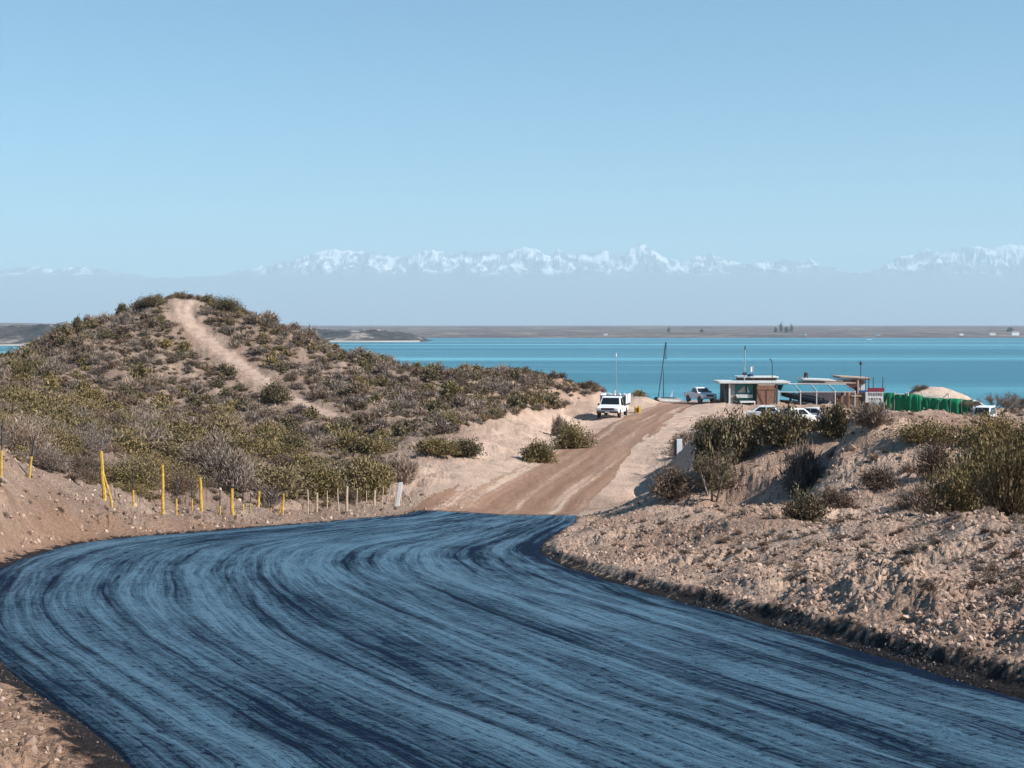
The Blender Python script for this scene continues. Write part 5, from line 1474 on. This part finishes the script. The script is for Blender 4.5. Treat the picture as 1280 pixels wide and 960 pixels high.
for (q0, r0, q1, r1) in ((1116, 492, 1127, 492), (1131, 489.6, 1131, 494), (1146, 488.5, 1148.5, 494.5), (1148, 494.8, 1166, 496.2), (1170, 496, 1176, 490.5), (1176.4, 490, 1176.6, 497)):
    MB().tube((X_(q0, YG) - gf.location.x, -.9 - (q0 - 1110) * .03, Z_(r0, YG) - gf.location.z), (X_(q1, YG) - gf.location.x, -.9 - (q1 - 1110) * .03, Z_(r1, YG) - gf.location.z), .06, .06, 6).build("loose_pipe", 'offwhite', gf)
# sand heap behind the screen
x0, x1 = X_(1138, YB + 6), X_(1214, YB + 6)
def heap(x, y):
    px = 640 + x / (YB + 6) * F
    tz = np.interp(px, [1125, 1140, 1152, 1165, 1178, 1190, 1208, 1222], [500, 487.5, 484.6, 483.0, 483.4, 487, 494, 503])
    zt = np.array([Z_(v, YB + 6) for v in tz])
    e = np.clip(1 - np.abs(y - (YB + 6)) / 4.2, 0, 1) ** .7
    return (GZ - .6) * (1 - e) + zt * e + .05 * fbm(x * 2, y * 2, 3, 300)
o_ = grid_obj("sand_heap", np.linspace(X_(1125, YB + 6), X_(1222, YB + 6), 60), np.linspace(YB + 1.6, YB + 10.4, 40), heap, MAT['beige'])
del o_['kind']; tag(o_, "smooth beige sand heap rising behind the green screen", "sand heap")
for (px_h, py_h, w_h, h_h, lb) in ((1146, 487, 16, 8, "dark low bush on the left shoulder of the sand heap"), (1154, 484.5, 12, 6, "second dark bush near the top of the sand heap")):
    p = Vector((X_(px_h, YB + 6), YB + 5.6, Z_(py_h, YB + 6) - .15)); s_ = w_h / 2 / F * (YB + 6)
    place_mesh("green_shrub", LOD['green', 1, 0], p, (s_, s_, h_h / F * (YB + 6)), 1.0, lb, "shrub")
# small things left of the hut
wl = base_thing("stacked_boards", "orange-brown stacked boards on the ground left of the hut", "boards", 900, YB + 2)
for k, (a0, a1, r0, r1) in enumerate(((892.5, 903, 502.6, 505.5), (893.5, 902, 500.2, 502.5), (903.4, 908, 498.8, 505.5))): slab(wl, "board", ('beige', 'beige', 'brownwood')[k], a0, a1, r0, r1, -.4, .4)
for q, lb in ((894.6, "left one of two slim pale stakes by the stacked boards"), (898.4, "right one of two slim pale stakes by the stacked boards")):
    o_ = MB().tube((0, 0, -.2), (.06, 0, Z_(495, YB + 2) - GZ), .04, .03, 6).build("slim_stake", 'offwhite'); o_.location = (X_(q, YB + 2), YB + 2, GZ); tag(o_, lb, "stake")

# long low rail under the bare tree
rl = base_thing("low_rail", "low pale rail fence under the bare tree at right", "fence", 1250, YB - 12)
YR = YB - 12
for (q0, r0, q1, r1) in ((1222, 512.5, 1256, 516.5), (1238, 519.8, 1264, 518.4)):
    MB().tube((X_(q0, YR) - rl.location.x, 0, Z_(r0, YR) - rl.location.z), (X_(q1, YR) - rl.location.x, 0, Z_(r1, YR) - rl.location.z), .05, .05, 6).build("rail", 'beige', rl)
for q, r0 in ((1223, 512.5), (1240, 514.5), (1255, 516.3), (1263, 518)): MB().tube((X_(q, YR) - rl.location.x, .05, Z_(r0 - .6, YR) - rl.location.z), (X_(q, YR) - rl.location.x, .05, Z_(524, YR) - rl.location.z), .05, .05, 6).build("post", 'beige', rl)

# ------------------------------------------------------------------ bare tree at right
def bare_tree(label, px, py, w_px, h_px, seed, Y, leafk='brown', dens=1.0, name="bare_tree"):
    p = gp(px, Y); p.z = min(p.z, at(px, py, Y).z); Hh = h_px * Y / F; Wd = w_px * Y / F
    t_ = thing(name, label, "tree", p); r = random.Random(seed)
    mb = MB(); tips = []
    def grow(a, d, ln, rad, lv):
        b_ = a + d * ln
        mb.tube(a, b_, rad, rad * .7, 5, False)
        if lv == 0: tips.append((a, b_)); return
        for k in range(3 if lv > 1 else 4):
            nd = (d + Vector((r.gauss(0, .55) * Wd / Hh * .9, r.gauss(0, .5), r.gauss(.05, .35)))).normalized()
            grow(b_, nd, ln * r.uniform(.55, .85), rad * .6, lv - 1)
    for k in range(5):
        an = k * 1.26 + r.random(); d = Vector((math.cos(an) * .75 * Wd / Hh, math.sin(an) * .6, .75)).normalized()
        grow(Vector((math.cos(an) * .15, math.sin(an) * .1, -.2)), d, Hh * .34, Hh * .028, 3)
    mb.build("trunk", 'bark', t_)
    rr = np.random.default_rng(seed)
    A = np.array([a for a, b_ in tips]); B_ = np.array([b_ for a, b_ in tips])
    N = int(len(tips) * 26 * dens); k = rr.integers(0, len(tips), N); f_ = rr.random((N, 1)) * 1.25
    P = A[k] + (B_[k] - A[k]) * f_ + rr.standard_normal((N, 3)) * Hh * .035
    D = rr.standard_normal((N, 3)) + np.array([0, 0, .5]); D /= np.linalg.norm(D, axis=1)[:, None]
    O = np.cross(D, rr.standard_normal((N, 3))); O /= np.linalg.norm(O, axis=1)[:, None]
    Vl = np.stack([P - O * .012, P + O * .012, P + D * .22], 1).reshape(-1, 3)
    link("crown", fast_mesh("crown", Vl, np.arange(N * 3).reshape(-1, 3), MAT[leafk], False, [("tone", 'FLOAT', np.repeat(rr.random(N), 3))]), t_)
    return t_
bare_tree("wide bare brown tree at the right, behind the parked white van", 1243, 522, 84, 44, 5, 158, 'brown', 1.5)
bare_tree("reddish bare tree cut by the right edge, above the sand", 1292, 516, 50, 32, 8, 160, 'brown', 1.2)
bare_tree("thin-trunked pale sapling standing left of the dark bank's shrubs", 893, 578, 22, 70, 11, 60, 'green', .5, "sapling")

# ------------------------------------------------------------------ far shore details
fr = random.Random(12)
def far_tree(px, Y, h, w, label, group=None):
    x = (px - 640) / F * Y; z = float(far_z(np.array([x]), np.array([float(Y)]))[0])
    t_ = thing("far_tree", label, "tree", (x, Y, z), 0, group)
    MB().tube((0, 0, -1), (0, 0, h * .45), h * .04, h * .03, 5).build("trunk", 'bark', t_)
    a_, _ = gen_shrub(900 + int(px), 26, 14, .30, .12, 1.0, 1.0, spread=.16)
    o = link("crown", fast_mesh("crown", a_[0], a_[1], MAT['green'], False, [("tone", 'FLOAT', a_[2])]), t_)
    o.scale = (w / 2, w / 2, h * .8); o.location = (0, 0, h * .2)
for k, (q, h, w, lb) in enumerate(((969, 15, 10, "leftmost small tree of the far-shore cluster"), (976, 24, 13, "tallest pointed tree of the far-shore cluster"), (983, 17, 14, "tree right of the tallest on the far shore"), (989, 21, 10, "rightmost tree of the far-shore cluster"),
                                   (836, 16, 9, "lone tree on the far shore above the leaning mast"), (877, 11, 12, "small round tree on the far shore above the silver pickup"), (1262, 14, 18, "low tree by the far houses at the right edge"))):
    far_tree(q, 4350, h, w, lb)
def far_house(px, Y, w, h, label):
    x = (px - 640) / F * Y; z = float(far_z(np.array([x]), np.array([float(Y)]))[0])
    t_ = thing("far_house", label, "house", (x, Y, z), fr.uniform(-.4, .4))
    MB().box(-w / 2, w / 2, -w * .3, w * .3, -1, h).build("wall", 'white', t_)
    MB().prism([(-w * .54, h), (0, h * 1.5), (w * .54, h)], -w * .34, w * .34).build("roof", 'beige', t_)
for q, w, lb in ((1240, 16, "white house on the far shore near the right edge"), (1268, 20, "biggest pale house on the far shore, at the right edge"), (1201, 11, "small white house on the far shore above the sand heap"), (1097, 12, "pale house on the far shore above the sign"), (1005, 10, "small pale house right of the far-shore trees"), (757, 11, "white house on the far shore above the white truck")):
    far_house(q, 3980, w, w * .4, lb)
